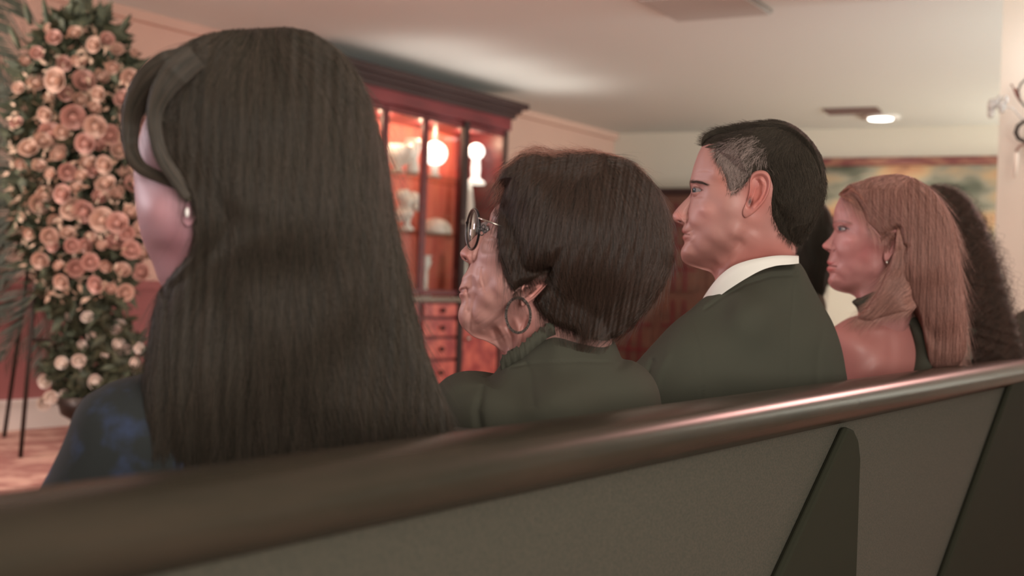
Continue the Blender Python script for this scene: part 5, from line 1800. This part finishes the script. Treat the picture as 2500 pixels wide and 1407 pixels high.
link_mesh('body', v1, f1, M_skin, cur, True, np.tile(np.array(SK), (len(v1), 1)))
_, R = ring_body([(800, 2310, 2370, 1.5), (830, 2270, 2420, 1.8), (880, 2240, 2450, 1.8), (940, 2235, 2455, 1.7), (1000, 2235, 2455, 1.7)], .10, M_black, 'black_dress', cur, seat=.46)
legs(cur, R, M_black, 'skirt_front')

# ================================================================== dark-haired person between the man and the blonde woman
ND = 3.7
fn = Frame(1985, 620, ND)
dk = empty('person', (fn.O[0], fn.O[1], 0.46), 'person with dark hair and dark clothes in the gap behind the man', 'person')
n_hair = [(1940, 520), (1960, 490), (1990, 488), (2015, 500), (2030, 525), (2036, 560), (2034, 600), (2028, 640), (2020, 690), (2008, 730), (1980, 760), (1940, 740), (1925, 640), (1928, 570)]
ns = Shell(n_hair, (1980, 620), 240)
v1, f1, u1 = ns.mesh(fn, lambda U, V: ns.lens(U, V) * .08, lambda U, V: ns.lens(U, V) * .08, 30)
nh = link_mesh('hair', v1, f1, mat('black_hair', lin(52, 54, 46), .8, bump=((300, 300, 60), .4, .004)), dk, True)
strands('hair_strands', fn, n_hair, lambda U, V: ns.lens(U, V) * .08, [(1980, 500, .3, 1), (2020, 560, .1, 1), (2010, 700, -.3, 1)], 1500, 80, .0003, hm_dark, nh, 31, .005, True, 10, .05, (1980, 620), ns, 8)
hd = Shell([(1925, 560), (1918, 590), (1912, 600), (1920, 612), (1922, 640), (1935, 660), (1950, 690), (1990, 690), (2010, 640), (2015, 560), (1985, 515), (1945, 520)], (1965, 600), 240)
v1, f1, u1 = hd.mesh(fn, lambda U, V: hd.lens(U, V) * .07, lambda U, V: hd.lens(U, V) * .07, 24)
link_mesh('body', v1, f1, M_skin, dk, True, np.tile(np.array(SK), (len(v1), 1)))
nb = Shell([(1950, 690), (1990, 690), (2010, 720), (2018, 760), (2010, 830), (1990, 930), (1850, 940), (1850, 800), (1900, 740)], (1940, 810), 240)
v1, f1, u1 = nb.mesh(fn, lambda U, V: nb.lens(U, V, 2.4) * .11, lambda U, V: nb.lens(U, V, 2.4) * .11, 24)
link_mesh('dark_coat', v1, f1, M_black, dk, True)
mb = MB()
c_ = fn.to(np.array([1930.]), np.array([900.]), np.array([0.]))[0]
mb.lathe((c_[0], c_[1], .45), [(.17, 0), (.17, .2), (.15, c_[2] - .45)], 24)
mb.build('coat_skirt', M_black, dk, True)

# ================================================================== nearest woman, long dark hair and navy lace
WD = 1.20
fw = Frame(650, 600, WD)
near = empty('person', (fw.O[0], fw.O[1], 0.46), 'nearest woman with long dark brown hair and curtain fringe in navy lace', 'person')
f_out = [(372, 262), (352, 300), (338, 345), (330, 385), (327, 420), (328, 450), (330, 480), (334, 515), (339.5, 548), (346, 578), (354.5, 602), (364, 625), (374.5, 648), (381, 668), (387, 684), (396, 700), (420, 730), (470, 790), (560, 820), (650, 800), (720, 700), (760, 560), (760, 400), (700, 260), (600, 180), (480, 180), (410, 220)]
fsx_ = Shell(f_out, (560, 500), 500)


def f_h(U, V):
    h = fsx_.lens(U, V, 2.3, .5) * rbf(U, V, [(360, 420, .07), (400, 550, .085), (400, 650, .065), (550, 500, .085), (600, 750, .06), (500, 300, .08)])
    for (x, y, rx, ry, a_) in ((380, 520, 40, 40, .004), (370, 440, 26, 22, -.003)):
        h = h + sstep(h / .02) * a_ * np.exp(-(((U - x) / rx) ** 2 + ((V - y) / ry) ** 2))
    return h


v1, f1, u1 = fsx_.mesh(fw, f_h, f_h, 60)
ear_w = [(470, 500), (462, 512), (458, 530), (460, 548), (468, 558), (480, 552), (492, 530), (496, 505), (486, 492)]
parts = [(v1, f1, u1), ear_mesh(fw, ear_w, (476, 526), f_h, .002, .008, (474, 526), k=.6)]
V_, F_, UV_ = join(parts)
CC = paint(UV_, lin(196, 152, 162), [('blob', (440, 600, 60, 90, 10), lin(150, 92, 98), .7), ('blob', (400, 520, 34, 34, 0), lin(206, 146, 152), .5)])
link_mesh('body', V_, F_, M_skin, near, True, CC)
p_ = fw.to(np.array([471.]), np.array([525.]), np.array([float(f_h(np.array([471.]), np.array([525.]))[0]) + .012]))[0]
MB().ball(p_, .0028, 8, (.7, .7, 1.6)).build('earring', M_pearl, near, True)

w_hair = [(590, 75), (640, 72), (700, 70), (745, 80), (790, 103), (830, 137), (862, 175), (886, 215), (905, 262), (925, 330), (941, 400), (953, 470), (964, 540), (977, 600), (990, 650), (1001, 700), (1012, 760), (1027, 820), (1046, 880), (1070, 940), (1092, 1000), (1106, 1060), (1112, 1120),
          (1080, 1190), (960, 1230), (700, 1260), (450, 1270), (320, 1240), (322, 1160), (332, 1080), (343, 1000), (350, 930), (358, 870), (370, 800), (382, 740), (396, 698), (428, 664), (468, 622), (482, 575), (484, 528), (474, 488), (446, 450), (421, 410), (406, 358), (388, 300), (368, 262), (340, 250), (352, 212), (395, 162), (440, 121), (490, 93), (540, 80)]
hl_w = [(368, 262), (388, 300), (406, 358), (421, 410), (446, 450), (474, 488), (484, 528), (482, 575), (468, 622), (428, 664), (396, 698)]
ws_ = Shell(w_hair, (690, 560), 900)


def w_hh(U, V):
    d, _ = polydist(U, V, hl_w)
    L = ws_.lens(U, V, 2.6, .5) * rbf(U, V, [(640, 250, .118), (640, 500, .115), (450, 400, .105), (800, 400, .108), (700, 750, .09), (500, 800, .08), (900, 900, .07), (700, 1100, .06)], 3)
    hd = f_h(U, V)
    T = .024 * (1 - np.exp(-d / 16.0))
    g = .0013 * (np.sin(U * .10 + 1.2 * np.sin(V * .009)) + .7 * np.sin(U * .23 + V * .012)) * sstep(d / 30)
    return over(L, hd, d, T, .002, .0007) + g * sstep(L / .03)


v1, f1, u1 = ws_.mesh(fw, w_hh, w_hh, 90)
mbk = MB()
fringe = [([(470, 170, .06), (415, 195, .065), (365, 235, .06), (336, 285, .05), (329, 335, .042), (334, 380, .040), (356, 416, .046), (396, 438, .056), (440, 458, .068), (470, 480, .075)], [30, 38, 36, 27, 21, 17, 15, 12, 10, 5], [.012, .014, .014, .012, .010, .009, .008, .006, .005, .003]),
          ([(490, 170, .085), (440, 215, .09), (408, 265, .09), (396, 310, .088), (401, 360, .086), (416, 405, .086), (446, 450, .086), (476, 500, .088)], [26, 30, 24, 15, 13, 14, 14, 8], [.010, .010, .008, .006, .006, .006, .006, .004])]
fr_pts = []
for pts, wd, dp in fringe:
    P2 = catmull([(a[0], a[1]) for a in pts], 40, False)
    s_ = np.linspace(0, 1, len(pts))
    t_ = np.linspace(0, 1, 40)
    y_, w_, d_ = (np.interp(t_, s_, q) for q in ([a[2] for a in pts], wd, dp))
    tg = np.gradient(P2, axis=0)
    tg /= np.linalg.norm(tg, axis=1, keepdims=True)
    nm = np.c_[-tg[:, 1], tg[:, 0]]
    fr_pts.append((P2, nm, y_, w_, d_))
    ring = []
    for k in range(40):
        for a_ in np.linspace(0, 2 * math.pi, 20, endpoint=False):
            q = P2[k] + nm[k] * w_[k] * .82 * math.cos(a_)
            ring.append(fw.to(q[:1], q[1:], np.array([y_[k] + d_[k] * .8 * math.sin(a_)]))[0])
    mbk.add(ring, [(k * 20 + m_, k * 20 + (m_ + 1) % 20, (k + 1) * 20 + (m_ + 1) % 20, (k + 1) * 20 + m_) for k in range(39) for m_ in range(20)] + [tuple(range(20)), tuple(39 * 20 + m_ for m_ in range(19, -1, -1))])
n1 = len(v1)
V_ = np.vstack([v1, np.array(mbk.v)])
F_ = f1 + [tuple(i + n1 for i in q) for q in mbk.f]
M_wh = mat('dark_brown_hair', lin(54, 50, 42), .6, noise=((90, 90, 8), lin(70, 62, 54), .42, .6), spec=.05)
whair = link_mesh('hair', V_, F_, M_wh, near, True)
hm_wb = hair_mat('dark_brown_hair_strands', lin(48, 46, 40), lin(88, 74, 64), .45, .3)
flow_w = [(640, 80, .1, 1), (560, 90, -.6, .7), (480, 110, -.9, .6), (400, 180, -.7, 1), (360, 240, -.3, 1), (430, 250, -.25, 1), (420, 350, .2, 1), (450, 430, .5, 1), (490, 520, .15, 1), (480, 620, -.3, 1), (430, 700, -.45, 1), (380, 800, -.15, 1), (350, 1000, -.08, 1),
          (560, 300, -.05, 1), (560, 600, 0, 1), (540, 900, -.1, 1), (640, 400, 0, 1), (660, 800, .02, 1), (760, 120, .9, .6), (850, 200, .5, 1), (900, 300, .25, 1), (940, 450, .12, 1), (980, 620, .15, 1), (1020, 800, .25, 1), (1080, 980, .3, 1), (800, 400, .05, 1), (850, 700, .12, 1), (900, 1000, .2, 1), (700, 1100, .02, 1)]
strands('hair_strands', fw, w_hair, w_hh, flow_w, 12000, 220, .00016, hm_wb, whair, 41, .005, True, 16, .04, (690, 560), ws_, 9)
rg_ = np.random.default_rng(77)
cur_pts = []
for (P2, nm, y_, w_, d_), nn in zip(fr_pts, (1500, 900)):
    a_ = rg_.uniform(0, 2 * math.pi, nn)
    ra_ = np.sqrt(rg_.uniform(.55, 1.15, nn))
    ph_ = rg_.uniform(0, 6.28, nn)
    for k in range(nn):
        q = P2[::2] + nm[::2] * (w_[::2] * math.cos(a_[k]) * ra_[k] + 1.5 * np.sin(np.linspace(0, 5, 20) + ph_[k]))[:, None]
        cur_pts.append(fw.to(q[:, 0], q[:, 1], y_[::2] + d_[::2] * math.sin(a_[k]) * ra_[k]))
hc = bpy.data.hair_curves.new('fringe')
hc.add_curves([20] * len(cur_pts))
hc.attributes['position'].data.foreach_set('vector', np.vstack(cur_pts).astype('f').ravel())
(hc.attributes.get('radius') or hc.attributes.new('radius', 'FLOAT', 'POINT')).data.foreach_set('value', np.full(20 * len(cur_pts), .00022, 'f'))
hc.materials.append(hm_wb)
fo_ = bpy.data.objects.new('fringe', hc)
COL.objects.link(fo_)
fo_.parent = whair
px_tube(fw, [(520, 640, 0, 0), (545, 760, -.02, 0), (560, 880, -.05, 0), (570, 960, -.05, 0)], [.05, .05, .055, .08], 'neck', M_skin, near, 24)
bpy.data.objects['neck'].data.color_attributes.new('Col', 'FLOAT_COLOR', 'POINT').data.foreach_set('color', np.tile(np.array([*lin(180, 130, 126), 1.0], 'f'), (len(bpy.data.objects['neck'].data.vertices), 1)).ravel())
# navy lace dress: shoulder and back beyond the hair
dn = [(345, 925), (300, 935), (255, 948), (215, 968), (185, 988), (162, 1025), (146, 1070), (125, 1120), (98, 1175), (60, 1245), (40, 1320), (300, 1420), (700, 1420), (1000, 1300), (1100, 1150), (1000, 1000), (800, 900), (550, 880), (420, 900)]
dns = Shell(dn, (560, 1150), 500)
v1, f1, u1 = dns.mesh(fw, lambda U, V: dns.lens(U, V, 2.3, .5) * .09, lambda U, V: dns.lens(U, V, 2.3, .5) * .11, 50)
v1 = v1 + .05 * fw.r[None]
link_mesh('lace_dress', swing(v1, fw, 560, .25), f1, M_navy, near, True)
_, R = ring_body([(1230, 180, 900, 1.5), (1300, 180, 900, 1.5)], .13, M_navy, 'skirt', near, seat=.46)
legs(near, R, M_navy, 'skirt_front')

# ================================================================== dark figure cut off by the right edge
ed = Frame(2560, 900, 3.95)
prs = empty('person', (ed.O[0], ed.O[1], 0.46), 'dark clothed figure cut off by the right edge beside the curly hair', 'person')
es_ = Shell([(2466, 790), (2480, 768), (2500, 756), (2540, 740), (2600, 740), (2660, 800), (2680, 900), (2640, 1000), (2500, 1000), (2470, 930), (2462, 860)], (2570, 870), 260)
v1, f1, u1 = es_.mesh(ed, lambda U, V: es_.lens(U, V, 2.4, .5) * .13, lambda U, V: es_.lens(U, V, 2.4, .5) * .13, 30)
link_mesh('dark_jacket', keep_off(v1), f1, M_black, prs, True)
hd = Shell([(2560, 560), (2530, 600), (2522, 640), (2530, 700), (2550, 750), (2620, 750), (2650, 680), (2650, 600), (2610, 560)], (2590, 650), 200)
v1, f1, u1 = hd.mesh(ed, lambda U, V: hd.lens(U, V) * .08, lambda U, V: hd.lens(U, V) * .08, 20)
link_mesh('body', v1, f1, M_skin, prs, True, np.tile(np.array(SK), (len(v1), 1)))
hr = Shell([(2550, 600), (2556, 560), (2590, 545), (2635, 555), (2664, 600), (2664, 680), (2640, 735), (2610, 740), (2600, 690), (2570, 640), (2545, 625)], (2615, 640), 200)
v1, f1, u1 = hr.mesh(ed, lambda U, V: hr.lens(U, V) * .092, lambda U, V: hr.lens(U, V) * .092, 20)
link_mesh('hair', v1, f1, bpy.data.materials['black_hair'], prs, True)
c_ = ed.to(np.array([2570.]), np.array([960.]), np.array([0.]))[0]
MB().lathe((c_[0] - .16 * PEW.m[0], c_[1] - .16 * PEW.m[1], .45), [(.15, 0), (.16, .2), (.15, c_[2] - .45)], 24).build('trousers', M_black, prs, True)
